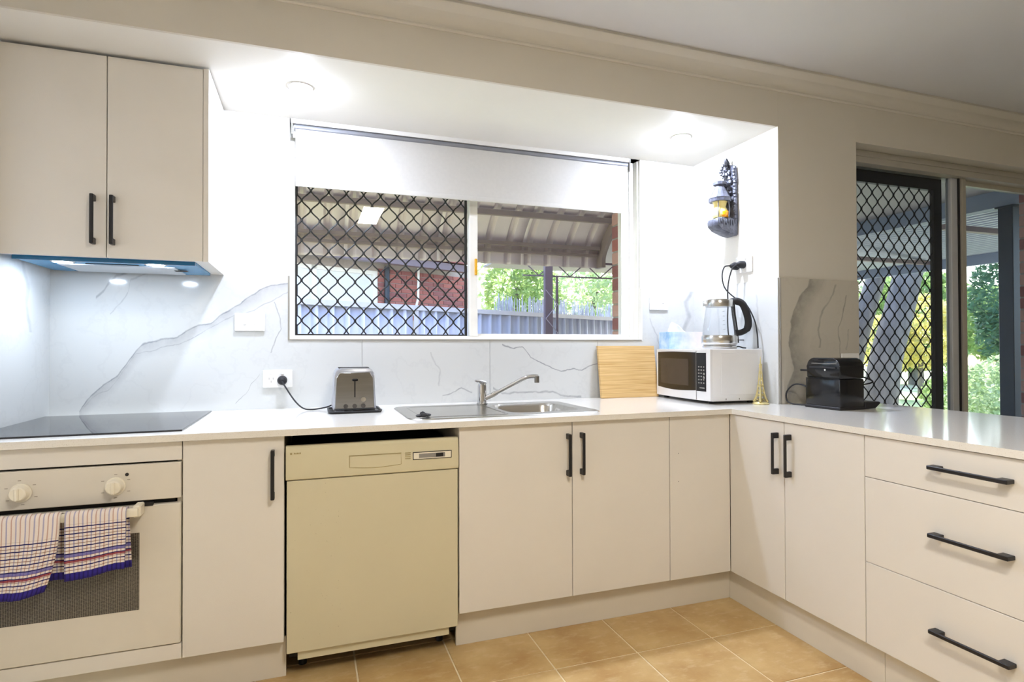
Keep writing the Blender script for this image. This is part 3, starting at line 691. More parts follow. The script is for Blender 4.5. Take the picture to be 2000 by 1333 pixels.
# ------------------------------------------------------------------ sockets and switches
def plate(nm, label, cat, c, axis, w, h):
    th = thing(nm, label, cat, c)
    if axis == 'y': part('plate', B(c[0]-w/2, c[0]+w/2, c[1]-.009, c[1], c[2]-h/2, c[2]+h/2, bev=.003), M['white'], th)
    else: part('plate', B(c[0]-.009, c[0], c[1]-w/2, c[1]+w/2, c[2]-h/2, c[2]+h/2, bev=.003), M['white'], th)
    return th
th = plate('light_switch', 'white double switch plate above the worktop near the window', 'switch', (.860, -.0005, 1.254), 'y', .125, .080)
for x in (.843, .878): part('rocker', MB().cyl((x, -.0135, 1.252), (x, -.009, 1.252), .0075, n=12), M['white'], th)
def pins(th, x, y, z, ax='y'):
    mb = MB()
    for dx, dz, sl in ((-.008, .006, 1), (.008, .006, -1), (0, -.008, 0)):
        if ax == 'y': mb.box(x+dx-.001, x+dx+.001, y-.0005, y+.001, z+dz-.0045, z+dz+.0045)
    part('slots', mb, M['grey'], th, kind='stuff')
th = plate('power_socket', 'white double power socket left of the toaster with black plug', 'socket', (.976, -.0005, .999), 'y', .125, .080)
pins(th, .949, -.0098, .994)
for x in (.949, .996): part('rocker', B(x-.006, x+.006, -.0125, -.009, 1.018, 1.030, bev=.002), M['white'], th)
pl = thing('power_plug', 'round black plug and cord of the toaster in the left socket', 'plug', (.996, -.02, .99))
part('plug_body', MB().tube([(.996, -.0097, .992), (.996, -.028, .992), (.996, -.040, .992), (.996, -.044, .990)], [.021, .021, .016, .008], 18), M['blackrubber'], pl)
part('cord', MB().tube(smooth_path([(.996, -.042, .990), (1.010, -.055, .965), (1.05, -.09, .905), (1.085, -.12, .873), (1.12, -.13, zC+.004), (1.155, -.125, zC+.006), (1.19, -.115, zC+.012), (1.215, -.11, zC+.022)], 6), .0034, 8), M['blackrubber'], pl)
th = plate('wall_outlet', 'white blank outlet plate right of the window behind the tissue box', 'socket', (2.987, -.0005, 1.386), 'y', .122, .078)
part('hole', MB().cyl((3.012, -.0098, 1.386), (3.012, -.008, 1.386), .0035, n=10), M['grey'], th)
th = plate('power_socket', 'white double power socket on the return wall above the kettle', 'socket', (xR-.0005, -.41, 1.563), 'x', .118, .085)
for y in (-.375, -.425): part('rocker', B(xR-.0125, xR-.009, y-.006, y+.006, 1.588, 1.600, bev=.002), M['white'], th)
for k, (y, z, lab, pth) in enumerate(((-.365, 1.560, 'black plug nearest the corner in the return wall socket with kettle cord',
        [(xR-.052, -.365, 1.562), (xR-.09, -.362, 1.552), (xR-.11, -.37, 1.50), (xR-.105, -.385, 1.44), (xR-.075, -.42, 1.39), (xR-.045, -.47, 1.35), (xR-.035, -.515, 1.27), (xR-.032, -.53, 1.20), (xR-.032, -.535, 1.132)]),
        (-.412, 1.562, 'black plug nearer the room in the return wall socket with second cord',
        [(xR-.052, -.412, 1.560), (xR-.075, -.405, 1.54), (xR-.085, -.39, 1.48), (xR-.08, -.375, 1.42), (xR-.07, -.365, 1.36), (xR-.065, -.355, 1.28), (xR-.06, -.355, 1.20), (xR-.05, -.36, 1.131)]))):
    pl = thing('power_plug', lab, 'plug', (xR-.03, y, z))
    part('plug_body', MB().tube([(xR-.0097, y, z), (xR-.030, y, z), (xR-.042, y, z), (xR-.056, y, z)], [.020, .020, .015, .006], 16), M['blackrubber'], pl)
    part('cord', MB().tube(smooth_path(pth, 6), .0034, 8), M['blackrubber'], pl)
th = plate('power_socket', 'cream power socket on the marble behind the coffee machine', 'socket', (3.672, yW-T-.0005, 1.065), 'y', .116, .078)
pins(th, 3.665, yW-T-.0098, 1.07)

# ------------------------------------------------------------------ toaster
tr = thing('toaster_tray', 'flat black tray under the toaster', 'tray', (1.295, -.24, zC))
part('tray', ringmesh([(rrect(1.19, 1.402, -.325, -.125, .02), zC+.0005), (rrect(1.185, 1.407, -.33, -.12, .022), zC+.010), (rrect(1.192, 1.400, -.323, -.127, .02), zC+.010), (rrect(1.195, 1.397, -.32, -.13, .02), zC+.004)]).add([(q[0], q[1], zC+.004) for q in rrect(1.195, 1.397, -.32, -.13, .02)], [tuple(range(28))]).add([(q[0], q[1], zC+.0005) for q in rrect(1.19, 1.402, -.325, -.125, .02)], [tuple(range(28))]), M['black'], tr)
ts = thing('toaster', 'brushed steel two-slice toaster with lever and round buttons', 'toaster', (1.293, -.235, zC+.012))
prof = []
for a in range(0, 91, 15): prof.append((1.374-.03+.03*math.cos(rad(a)), 1.052-.03+.03*math.sin(rad(a))))
for a in range(90, 181, 15): prof.append((1.212+.03+.03*math.cos(rad(a)), 1.052-.03+.03*math.sin(rad(a))))
prof += [(1.204, .876), (1.382, .876)]
part('shell', MB().prism(prof, 'y', -.305, -.130, bev=.006, seg=2), M['silver'], ts, label='pale silver wrapped shell')
fp = part('front_plate', MB().prism([(1.213, .882), (1.373, .882), (1.368, 1.012), (1.355, 1.034), (1.231, 1.034), (1.218, 1.012)], 'y', -.311, -.305, bev=.002), M['steel2'], ts)
part('base', B(1.208, 1.378, -.312, -.128, zC+.0045, .877, bev=.004), M['black'], ts)
part('lever_slot', B(1.2905, 1.2955, -.3125, -.3105, .930, 1.006), M['dark'], fp)
part('lever', B(1.281, 1.305, -.325, -.311, .998, 1.008, bev=.003), M['blackgloss'], fp)
part('timer_knob', MB().cyl((1.327, -.318, .920), (1.327, -.311, .920), .0105, n=18), M['chrome'], fp)
for x in (1.256, 1.292, 1.327): part('button', MB().cyl((x, -.317, .893), (x, -.311, .893), .0095, n=16), M['btn'], fp)
for y in (-.262, -.205): part('bread_slot', B(1.23, 1.356, y, y+.026, 1.0505, 1.0535), M['dark'], ts)

# ------------------------------------------------------------------ chopping board
bd = MB(); ang = math.atan2(.045, .28)
for_y = lambda z: -.052+.045*(z-zC)/.28
bd.add([(x, for_y(z)+dy, z) for z in (zC+.0008, 1.145) for dy in (0, -.018) for x in (2.588, 2.94)], [(0, 1, 3, 2), (4, 6, 7, 5), (0, 4, 5, 1), (2, 3, 7, 6), (0, 2, 6, 4), (1, 5, 7, 3)])
solo('chopping_board', bd, M['bamboo'], 'bamboo chopping board leaning on the tiles beside the microwave', 'chopping board')

# ------------------------------------------------------------------ microwave (faces left)
mw = thing('microwave', 'white microwave oven with black glass door standing in the corner', 'microwave', (3.07, -.31, zC), rad(-2.5))
# local frame: front at x=-.155 facing -x, side facing -y
mx0, mx1, my0, my1, mz0, mz1 = -.150, .150, -.245, .236, .0135, .264
part('case', B(mx0+.012, mx1, my0, my1, mz0, mz1, bev=.004, seg=2), M['whitemetal'], mw, True)
fpoly = []
for k in range(13):
    y = my0+(my1-my0)*k/12; fpoly.append((mx0-.016*math.sin(math.pi*k/12)**.8 if 0 < k < 12 else mx0, y))
fpoly += [(mx0+.012, my1), (mx0+.012, my0)]
fd = part('door_front', MB().prism(fpoly, 'z', mz0+.002, mz1-.001), M['whitemetal'], mw, True)
def fx(y): return mx0-.016*math.sin(math.pi*(y-my0)/(my1-my0))**.8
def facing(y0, y1, z0, z1, off, n=10, curve=0.):
    mb = MB()
    for k in range(n+1):
        y = y0+(y1-y0)*k/n; d_ = curve*math.sin(math.pi*k/n)
        for z in (z0-d_, z1+d_*.4): mb.v += [(fx(y)-off, y, z), (fx(y)+.004, y, z)]
    for k in range(n):
        a = 4*k; b = a+4
        mb.f += [(a, b, b+2, a+2), (a+2, b+2, b+3, a+3), (a+1, a, a+2, a+3) if k == 0 else (a, b, b+1, a+1), (a, b, b+1, a+1)]
    mb.f += [(4*n, 4*n+1, 4*n+3, 4*n+2)]
    mb.f = list(dict.fromkeys(mb.f)); return mb
gl = part('door_glass', facing(-.147, .213, .062, .248, .002, 12, .008), M['blackgloss'], fd, True, label='black glass door')
part('door_window', facing(-.09, .180, .082, .215, .0026, 10), plain('microwave_window_mesh', '#3b3430', .25), fd, True)
kp = part('keypad', facing(-.218, -.150, .060, .246, .002, 4), M['blackgloss'], fd, True)
btn = MB()
for r_ in range(6):
    for c_ in range(3):
        y = -.170-c_*.017; z = .178-r_*.0155; btn.box(fx(y)-.0030, fx(y)-.0018, y-.0045, y+.0045, z-.0028, z+.0028)
btn.box(fx(-.205)-.003, fx(-.205)-.0018, -.213, -.200, .140, .148).box(fx(-.205)-.003, fx(-.205)-.0018, -.213, -.200, .122, .130).box(fx(-.185)-.003, fx(-.185)-.0018, -.212, -.165, .074, .079)
part('buttons', btn, M['grey'], fd, True, kind='stuff')
part('door_seam', facing(-.1500, -.1480, .004+mz0, .255, .0024, 2), M['grey'], fd, True)
side = MB().box(mx0+.06, mx1-.03, my0-.0012, my0+.002, mz0+.03, mz1-.02, bev=.001); part('side_panel', side, M['whitemetal'], mw, True)
for k in range(2): part('vent_slot', B(-.065+k*.075, -.0615+k*.075, my0-.0016, my0+.001, mz0+.006, mz0+.014), M['grey'], mw, True)
for x in (-.11, .11):
    for y in (-.2, .2): part('foot', MB().cyl((x, y, .0003), (x, y, .0138), .014, n=12), M['blackrubber'], mw, True)
zM = zC+mz1
# ------------------------------------------------------------------ tissue box
tb = thing('tissue_box', 'pale blue tissue box on the microwave with a white tissue', 'tissue box', (2.945, -.165, zM+.0008), rad(-3))
part('carton', B(0, .215, 0, .105, 0, .092, bev=.001), M['tbox'], tb, True)
ts_ = MB(); nn = 14
for j in range(7):
    for i in range(nn):
        u_ = i/(nn-1); h = .058*u_/.22 if u_ < .22 else .058*(1-(u_-.22)/.85)
        ts_.v.append((.030+.105*u_-.004*j/6, .05+.010*math.sin(u_*5+j*.3)*(j/6)+.004*math.sin(u_*9), .0915+max(h, .006)*j/6))
ts_.f = [(j*nn+i, j*nn+i+1, (j+1)*nn+i+1, (j+1)*nn+i) for j in range(6) for i in range(nn-1)]
tp_ = part('tissue', ts_, M['tissue'], tb, True, angle=180); sm = tp_.modifiers.new('thick', 'SOLIDIFY'); sm.thickness = .0008

# ------------------------------------------------------------------ kettle
kx, ky = 3.055, -.435
kt = thing('kettle', 'glass and steel electric kettle with black handle on the microwave', 'kettle', (kx, ky, zM+.0008), rad(-17))
# local: handle towards +x
part('power_base', MB().lathe([(.080, 0), (.082, .004), (.082, .014), (.078, .018)], (0, 0, 0), 36), M['steel'], kt, True)
part('base_ring', MB().lathe([(.079, .0185), (.079, .022), (.0825, .023), (.086, .028), (.086, .062), (.083, .068), (.079, .068)], (0, 0, 0), 40), M['steel'], kt, True)
gprof = [(.081, .068), (.082, .075), (.079, .11), (.073, .15), (.067, .19), (.064, .212)]
part('glass_body', MB().lathe(gprof+[(r-.003, z) for r, z in gprof[::-1]], (0, 0, 0), 40), M['kettleglass'], kt, True)
part('lid', MB().lathe([(.066, .210), (.067, .214), (.067, .240), (.064, .246), (.001, .248)], (0, 0, 0), 40), M['steel'], kt, True)
part('spout', MB().prism([(-.06, -.020), (-.082, -.004), (-.082, .004), (-.06, .020)], 'z', .214, .240, bev=.002), M['steel'], kt, True)
mkk = MB()
for k in range(5):
    a = rad(-95); rr = .0805-.0028*k*1.0; mkk.box(rr*math.cos(a)-.006, rr*math.cos(a)+.004, rr*math.sin(a)-.0006, rr*math.sin(a)+.0004, .095+k*.022, .0965+k*.022)
part('level_marks', mkk, M['grey'], kt, True, kind='stuff')
part('handle', MB().tube(smooth_path([(.052, 0, .236), (.085, 0, .240), (.118, 0, .226), (.139, 0, .180), (.148, 0, .135), (.140, 0, .100), (.112, 0, .083), (.088, 0, .080)], 6), [.016]*6+[.0185]*25+[.015]*12, 12, flat=.75), M['blackrubber'], kt, True, label='black curved handle')
part('handle_spine', MB().tube([(.068, 0, .232), (.074, 0, .17), (.084, 0, .10), (.090, 0, .030)], [.011, .010, .010, .010], 10), M['blackrubber'], kt, True)
part('switch_lever', B(.092, .124, -.006, .006, .042, .046, bev=.0015), M['blackrubber'], kt, True)
part('cord', MB().tube(smooth_path([(.078, -.0, .008), (.10, .005, .012), (.125, .02, .006), (.15, .035, .004)], 5), .0033, 8), M['blackrubber'], kt, True)

# ------------------------------------------------------------------ gold tower figurine
fg = thing('tower_figurine', 'small gold lattice tower figurine beside the microwave', 'figurine', (3.150, -.61, zC))
cx_, cy_ = 3.150, -.61
def sqr(h): return [(cx_-h, cy_-h), (cx_+h, cy_-h), (cx_+h, cy_+h), (cx_-h, cy_+h)]
part('plinth', MB().lathe([(.037, 0.0005), (.039, .004), (.032, .009), (.028, .012)], (cx_, cy_, zC), 24), M['gold'], fg)
legs = [(.022, .012), (.0155, .03), (.0115, .05), (.0088, .075), (.0068, .10), (.005, .135), (.0038, .165), (.003, .19)]
for sx in (-1, 1):
    for sy in (-1, 1):
        part('leg', MB().tube([(cx_+sx*a, cy_+sy*a, zC+z) for a, z in legs], [.0055, .005, .0042, .0036, .003, .0024, .002, .0018], 6), M['gold'], fg)
lat = MB()
for (a, z), (b, z2) in zip(legs, legs[1:]):
    A_, B_ = sqr(a), sqr(b)
    for k in range(4):
        lat.tube([(*A_[k], zC+z), (*B_[(k+1) % 4], zC+z2)], .0011, 4); lat.tube([(*A_[(k+1) % 4], zC+z), (*B_[k], zC+z2)], .0011, 4)
part('lattice', lat, M['gold'], fg, kind='stuff')
for h, z in ((.0155, .044), (.0115, .084), (.0055, .186)): part('deck', B(cx_-h, cx_+h, cy_-h, cy_+h, zC+z, zC+z+.006, bev=.001), M['gold'], fg)
part('spire', MB().tube([(cx_, cy_, zC+.19), (cx_, cy_, zC+.205), (cx_, cy_, zC+.228)], [.004, .0022, .0008], 8), M['gold'], fg)

# ------------------------------------------------------------------ coffee machine
cm = thing('coffee_machine', 'glossy black capsule coffee machine on the peninsula', 'coffee machine', (3.327, -.868, zC), rad(0))
# local: x depth (+x is the tray side), y width .18
hp = []
for a in range(0, 91, 15): hp.append((.088-.038+.038*math.cos(rad(a)), .225-.038+.038*math.sin(rad(a))))
for a in range(90, 181, 15): hp.append((-.088+.038+.038*math.cos(rad(a)), .225-.038+.038*math.sin(rad(a))))
part('head', MB().prism(hp+[(-.088, .135), (.088, .135)], 'x', -.070, .070, bev=.005, seg=2), M['blackgloss'], cm, True)
part('body', B(-.074, .066, -.092, .092, .012, .134, bev=.006, seg=2), M['blackgloss'], cm, True)
part('foot_plate', B(-.078, .068, -.094, .094, .0005, .013, bev=.003), M['blackrubber'], cm, True)
tr_ = part('drip_tray', MB().prism([(.069, .0005), (.135, .004), (.165, .026), (.155, .032), (.069, .032)], 'y', -.092, .075, bev=.003), M['blackrubber'], cm, True)
lv = part('lever', MB().tube([(-.072, -.07, .182), (-.0735, 0, .184), (-.072, .07, .182)], .004, 8), M['black'], cm, True)
part('lever_pin', MB().cyl((-.045, .085, .166), (-.045, .145, .166), .0045, n=8), M['black'], cm, True)
part('trim_line', B(-.0715, -.069, -.07, .06, .199, .2015), M['grey'], cm, True)
part('button', MB().cyl((-.0715, -.012, .172), (-.0695, -.012, .172), .0042, n=12), M['white'], cm, True)
part('seam', B(-.0755, -.073, -.088, .088, .1335, .1355), M['black'], cm, True)
part('spout', B(.06, .095, -.02, .02, .118, .150, bev=.005), M['blackrubber'], cm, True)
part('cord', MB().tube(smooth_path([(-.05, .092, .085), (-.055, .13, .098), (-.06, .175, .095), (-.07, .205, .06), (-.07, .205, .02), (-.065, .18, .006), (-.055, .14, .0045), (-.04, .11, .005)], 6), .0036, 8), M['blackrubber'], cm, True)
part('cord', MB().tube(smooth_path([(.066, .06, .125), (.12, .085, .13), (.20, .10, .136), (.27, .098, .132), (.335, .092, .112), (.33, .09, .10), (.26, .09, .092), (.16, .088, .09), (.066, .07, .088)], 6), .0036, 8), M['blackrubber'], cm, True)

# ------------------------------------------------------------------ wall lantern ornament
ln = thing('wall_lantern', 'carved dark wooden wall lantern with amber glass on the return wall', 'lantern', (xR, -.325, 1.73))
ly = -.325
bp = [(ly-.036, 1.75), (ly+.036, 1.75), (ly+.040, 1.80), (ly+.036, 1.95), (ly+.042, 2.02), (ly+.032, 2.085), (ly+.012, 2.108), (ly-.012, 2.10), (ly-.034, 2.085), (ly-.042, 2.02), (ly-.034, 1.95), (ly-.040, 1.80)]
part('back_board', MB().prism(bp, 'x', xR-.026, xR-.0008, bev=.004), M['carved'], ln)
part('base_bracket', MB().prism([(xR-.001, 1.722), (xR-.05, 1.726), (xR-.105, 1.750), (xR-.135, 1.768), (xR-.138, 1.800), (xR-.125, 1.812), (xR-.001, 1.815)], 'y', ly-.042, ly+.042, bev=.007), M['carved'], ln)
cr = MB(); rnd = random.Random(3)
for k in range(26):
    z = 1.84+.24*k/26; cr.ball((xR-.028-rnd.uniform(0, .012), ly+rnd.uniform(-.033, .033), z), rnd.uniform(.007, .014), 6)
for k in range(30):
    z = 1.82+.28*k/30; sd_ = 1 if k % 2 else -1; cr.ball((xR-.016-rnd.uniform(0, .012), ly+sd_*(.038+rnd.uniform(-.003, .005)), z), rnd.uniform(.008, .013), 6)
for k in range(14):
    a = 2*math.pi*k/14; cr.ball((xR-.050+.024*math.cos(a), ly+.01*math.sin(a*2), 2.078+.030*math.sin(a)), .0125, 6)
for k in range(6): cr.ball((xR-.030-.003*k, ly, 2.108+.004*k), .010, 6)
for k in range(8): cr.ball((xR-.12+.014*k, ly-.041, 1.79+.006*math.sin(k*2)), .010, 6, (.6, .6, 2))
part('carving', cr, M['carved'], ln, kind='stuff')
part('roof', MB().lathe([(.055, 1.912), (.058, 1.918), (.045, 1.938), (.030, 1.968), (.021, 1.985), (.034, 1.990), (.036, 2.003), (.018, 2.010), (.001, 2.014)], (xR-.085, ly, 0), 10), M['carved'], ln, angle=20)
part('arm', MB().tube([(xR-.02, ly, 1.995), (xR-.06, ly, 2.0), (xR-.085, ly, 1.998)], .012, 8), M['carved'], ln)
part('fringe', MB().lathe([(.056, 1.900), (.058, 1.913), (.052, 1.913)], (xR-.085, ly, 0), 10), M['carved'], ln)
part('glass_chimney', MB().lathe([(.034, 1.816), (.042, 1.830), (.040, 1.850), (.030, 1.872), (.034, 1.893), (.043, 1.908)], (xR-.085, ly, 0), 18), M['paleglass'], ln, label='pale yellow glass chimney')
part('amber_glass', MB().lathe([(.030, 1.8165), (.038, 1.826), (.038, 1.842), (.026, 1.856)], (xR-.078, ly-.008, 0), 18), M['amber'], ln, label='amber glass with a slight added glow')
part('strap', MB().tube([(xR-.065, ly-.046, 1.815), (xR-.063, ly-.047, 1.86), (xR-.065, ly-.040, 1.912)], .0035, 6), M['carved'], ln)
part('strap', MB().tube([(xR-.12, ly-.030, 1.815), (xR-.121, ly-.031, 1.86), (xR-.117, ly-.028, 1.912)], .0025, 6), M['carved'], ln)

# ------------------------------------------------------------------ wall cabinet and rangehood
wc = thing('wall_cabinet', 'pale two-door wall cabinet above the cooktop', 'cabinet', (.43, -.4128, 1.465))
yc = -.4128; xc0, xc1 = xL+.003, .7543
part('carcass', B(xc0, xc0+.016, yc+.019, -.0005, 1.483, 2.183).box(xc1-.018, xc1, yc, -.0005, 1.462, 2.189).box(xc0+.016, xc1-.018, yc+.019, -.0005, 2.165, 2.183).box(xc0+.016, xc1-.018, yc+.019, -.0005, 1.486, 1.502).box(.706, xc1-.018, yc+.02, -.0005, 1.463, 1.486), M['cab'], wc)
for a, b, hx in ((xc0, .4287, .391), (.4287, xc1-.018, .450)):
    d = part('door', B(a+gd, b-gd, yc, yc+.018, 1.4625, 2.185, bev=.0012), M['cab'], wc)
    mb = B(hx-.006, hx+.006, yc-.032, yc-.024, 1.507, 1.682, bev=.002)
    for z0, z1 in ((1.507, 1.529), (1.66, 1.682)): mb.box(hx-.006, hx+.006, yc-.028, yc, z0, z1, bev=.0015)
    part('handle', mb, M['black'], d, label='matte black bar handle')
rh = thing('rangehood', 'slim undermount rangehood with blue film and two lamps', 'rangehood', (.43, -.2, 1.45))
part('body', B(xL+.03, .704, -.372, -.025, 1.4545, 1.485), M['film'], rh, label='blue protective film')
part('front_strip', B(xL+.03, .704, -.378, -.372, 1.450, 1.485), plain('dark_blue_film', '#1f6f9f', .2), rh)
part('filter', B(.235, .615, -.27, -.05, 1.4505, 1.4545), M['filter'], rh)
part('filter_slot', B(.33, .50, -.298, -.29, 1.4525, 1.4545), M['dark'], rh)
part('switch', B(.60, .645, -.20, -.165, 1.4495, 1.4505), M['dark'], rh)
for x, y in ((.268, -.322), (.565, -.335)):
    lr = part('lamp_ring', MB().lathe([(.030, 1.4515), (.036, 1.4520), (.037, 1.4545)], (x, y, 0), 24), M['chrome'], rh)
    part('lamp_lens', MB().lathe([(.001, 1.4495), (.022, 1.4500), (.030, 1.4515)], (x, y, 0), 24), M['hoodglow'], lr, label='glowing cool white lamp')

# ------------------------------------------------------------------ downlights and ceiling light
for x, y, lab in ((1.077, -.346, 'recessed downlight in the alcove ceiling over the left end of the window'), (2.881, -.37, 'recessed downlight in the alcove ceiling over the microwave corner')):
    dl = thing('downlight', lab, 'downlight', (x, y, zS), group='alcove downlights')
    part('bezel', MB().lathe([(.036, -.004), (.046, -.004), (.050, -.0005), (.050, 0)], (x, y, zS-.0003), 28), M['white'], dl)
    part('lens', MB().lathe([(.001, -.016), (.018, -.0145), (.030, -.010), (.036, -.0041)], (x, y, zS), 24), M['glow'], dl, label='glowing cool white lens')
cl = thing('ceiling_light', 'rectangular warm white ceiling light panel over the kitchen floor', 'ceiling light', (1.67, -2.68, ZCEIL))
part('frame', B(1.56, 1.77, -3.045, -2.315, ZCEIL-.03, ZCEIL-.0005, bev=.004), M['white'], cl)
part('diffuser', B(1.575, 1.755, -3.03, -2.33, ZCEIL-.036, ZCEIL-.030), M['roomglow'], cl, label='glowing warm diffuser')

# ================================================================== outdoors
GZ = -.15
solo('garden_ground', B(-12, 40, .2, 34, GZ-.2, GZ-.02), M['ground'], 'sunlit garden lawn with bare sandy patches', 'ground', kind='structure')
solo('patio_paving', B(3.8, 9.0, -.38, 6.2, GZ-.019, GZ+.02), M['paving'], 'grey paved patio floor outside the glass door', 'paving', kind='structure')
# outside face of own house beyond the window: brick pier
pier = thing('brick_pier', 'pink brick pier just outside the right edge of the window', 'pier', (3.2, .6, GZ))
def brick_face(par, org, du, width, z0, z1, mats, bl=.23, bh=.076, jt=.010, dep=.1, pr=.004, seed=1):
    """courses of single bricks on a plane from org along du (unit, horizontal), facing to the right-hand normal"""
    du = Vector(du).normalized(); nrm = Vector((du.y, -du.x, 0)); rz = math.atan2(du.y, du.x); rr = random.Random(seed); cache = {}
    row = 0; z = z0
    while z+bh <= z1+.001:
        s = 0. if row % 2 == 0 else -bl/2
        while s < width:
            a, b = max(s, 0), min(s+bl-jt, width)
            if b-a > .02:
                mt = rr.choice(mats); key = (round(b-a, 3), mt)
                if key not in cache: cache[key] = mesh_of('brick', B(-(b-a)/2, (b-a)/2, -pr, dep*.5, 0, bh-jt, bev=.002), M[mt])
                c = Vector(org)+du*((a+b)/2)
                piece('brick', cache[key], par, (c.x, c.y, z), rz)
            s += bl
        row += 1; z += bh+.002
part('mortar', B(3.055, 3.40, .301, .64, GZ, 2.62), M['mortar'], pier)
brick_face(pier, (3.051, .64, 0), (0, -1, 0), .34, 1.08, 2.5, ['brickpink', 'brick2', 'brick'], bh=.086, seed=4)
# neighbour house
nd = Vector((.899, .438, 0)).normalized()
def NP(s, off=0): return Vector((0, 5.96, 0))+nd*s+Vector((-nd.y, nd.x, 0))*off
nh = thing('neighbour_house', 'red brick neighbouring house with pale window behind the fence', 'house', tuple(NP(2, 0)+Vector((0, 0, GZ))))
def nbox(s0, s1, o0, o1, z0, z1):
    pts = [NP(s0, o0), NP(s1, o0), NP(s1, o1), NP(s0, o1)]
    return MB().prism([(q.x, q.y) for q in pts], 'z', z0, z1)
mb = nbox(-3, .62, .01, .25, GZ, 2.6); q = nbox(2.44, 4.46, .01, .25, GZ, 2.6); mb.add(q.v, q.f); q = nbox(.62, 2.44, .01, .25, GZ, .9); mb.add(q.v, q.f); q = nbox(.62, 2.44, .01, .25, 2.42, 2.6); mb.add(q.v, q.f)
part('wall', mb, M['mortar'], nh)
brick_face(nh, NP(2.44), nd, 2.02, 1.62, 2.52, ['brick', 'brick', 'brick2'], seed=2, pr=.006)
brick_face(nh, NP(-1.2), nd, 1.82, 1.62, 2.52, ['brickpink', 'brick'], seed=5, pr=.006)
wf = part('window', nbox(.62, 2.44, .03, .10, .9, .96), M['alu'], nh)
for a, b in ((.62, .68), (1.28, 1.36), (2.36, 2.44)): part('window_bar', nbox(a, b, .02, .10, .96, 2.42), M['alu'], wf)
part('window_head', nbox(.68, 2.36, .02, .10, 2.36, 2.42), M['alu'], wf)
for a, b in ((.68, 1.28), (1.36, 2.36)): part('window_blind', nbox(a, b, .09, .11, .96, 2.36), plain('pale_blind', '#dfe3ea', .6), wf)
part('gutter', nbox(-3, 4.05, -.45, -.30, 2.50, 2.62), M['post'], nh)
part('soffit', nbox(-3, 4.05, -.30, .25, 2.60, 2.64), M['patioceil'], nh)
rf = nbox(-3, 4.05, -.5, 3.5, 2.64, 2.70); part('roof', rf, M['brick2'], nh)
part('downpipe', MB().tube([NP(3.22, -.06)+Vector((0, 0, 2.6)), NP(3.21, -.06)+Vector((0, 0, 2.0)), NP(3.12, -.06)+Vector((0, 0, 1.7))], .022, 8), M['white'], nh)
part('meter_pipe', MB().tube([NP(2.58, -.05)+Vector((0, 0, 2.5)), NP(2.58, -.05)+Vector((0, 0, 0))], .045, 8), M['darkpost'], nh)
# steel fence
fd_ = Vector((5.27, 2.57, 0)).normalized(); fn_ = Vector((fd_.y, -fd_.x, 0)); F0 = Vector((.97, 3.65, 0))-fd_*3.2
fe = thing('steel_fence', 'pale blue-grey ribbed steel fence across the back yard', 'fence', tuple(F0+Vector((0, 0, GZ))))
sheet = [(0, 0), (.028, 0), (.05, .035), (.075, .035), (.097, 0), (.19, 0)]
def corr(n, pit=.19, dep=.035):
    out = []
    for k in range(n):
        out += [(k*pit+a*pit/.19, b*dep/.035) for a, b in sheet[:-1]]
    return out+[(n*pit, 0)]
for i in range(5):
    mb = MB(); pr = corr(12)
    for s, d_ in pr:
        q = F0+fd_*(i*2.37+s+.04)+fn_*d_
        mb.v += [(q.x, q.y, GZ), (q.x, q.y, 1.62)]
    mb.f = [(2*k, 2*k+2, 2*k+3, 2*k+1) for k in range(len(pr)-1)]
    o = part('fence_sheet', mb, M['fence'], fe); o.modifiers.new('thick', 'SOLIDIFY').thickness = .003
    a = F0+fd_*(i*2.37); b = a+fd_*2.37; w_ = fn_*.05; v_ = fn_*-.02
    mb = MB().prism([((a+w_).x, (a+w_).y), ((b+w_).x, (b+w_).y), ((b+v_).x, (b+v_).y), ((a+v_).x, (a+v_).y)], 'z', 1.60, 1.66); part('rail', mb, M['fencerail'], fe)
    p_ = a+fn_*.01; part('post', B(p_.x-.025, p_.x+.025, p_.y-.025, p_.y+.025, GZ, 1.66), M['fencerail'], fe)
# brushwood fence behind
br = MB(); rr = random.Random(11)
for k in range(300):
    s = rr.uniform(6.6, 10.8); q = F0+fd_*s-fn_*rr.uniform(.5, .62); lean = rr.uniform(-.06, .06)
    br.tube([(q.x, q.y, GZ), (q.x+lean, q.y, rr.uniform(1.72, 1.98))], rr.uniform(.005, .010), 4)
solo('brushwood_fence', br, M['stick'], 'grey brushwood screen of thin upright sticks behind the steel fence', 'fence', kind='stuff')

# ------------------------------------------------------------------ bullnose awning
aw = thing('awning', 'curved ribbed steel awning roof outside the kitchen window', 'awning', (1.6, 1.2, 1.89))
bn = [(Vector((0, y, z))) for y, z in ((.22, 2.78), (.7, 2.70), (1.1, 2.60), (1.45, 2.465), (1.72, 2.325), (1.90, 2.20), (2.02, 2.075), (2.065, 1.98), (2.07, 1.885))]
bn = smooth_path(bn, 4)
def off(i):
    a = bn[max(i-1, 0)]; b = bn[min(i+1, len(bn)-1)]; d = (b-a).normalized(); return Vector((0, -d.z, d.y)) * (1 if d.y >= 0 else 1)
pr = corr(4, .192, .030)
for k in range(6):
    x0 = 3.68-(k+1)*.768; mb = MB()
    for i, q in enumerate(bn):
        nrm = off(i)
        if nrm.z < 0 and i < 3: nrm = -nrm
        for s, d_ in pr: c = q+nrm*d_; mb.v.append((x0+s, c.y, c.z))
    w_ = len(pr); mb.f = [(i*w_+j, i*w_+j+1, (i+1)*w_+j+1, (i+1)*w_+j) for i in range(len(bn)-1) for j in range(w_-1)]
    o = part('roof_sheet', mb, M['awning'], aw); o.modifiers.new('thick', 'SOLIDIFY').thickness = .002
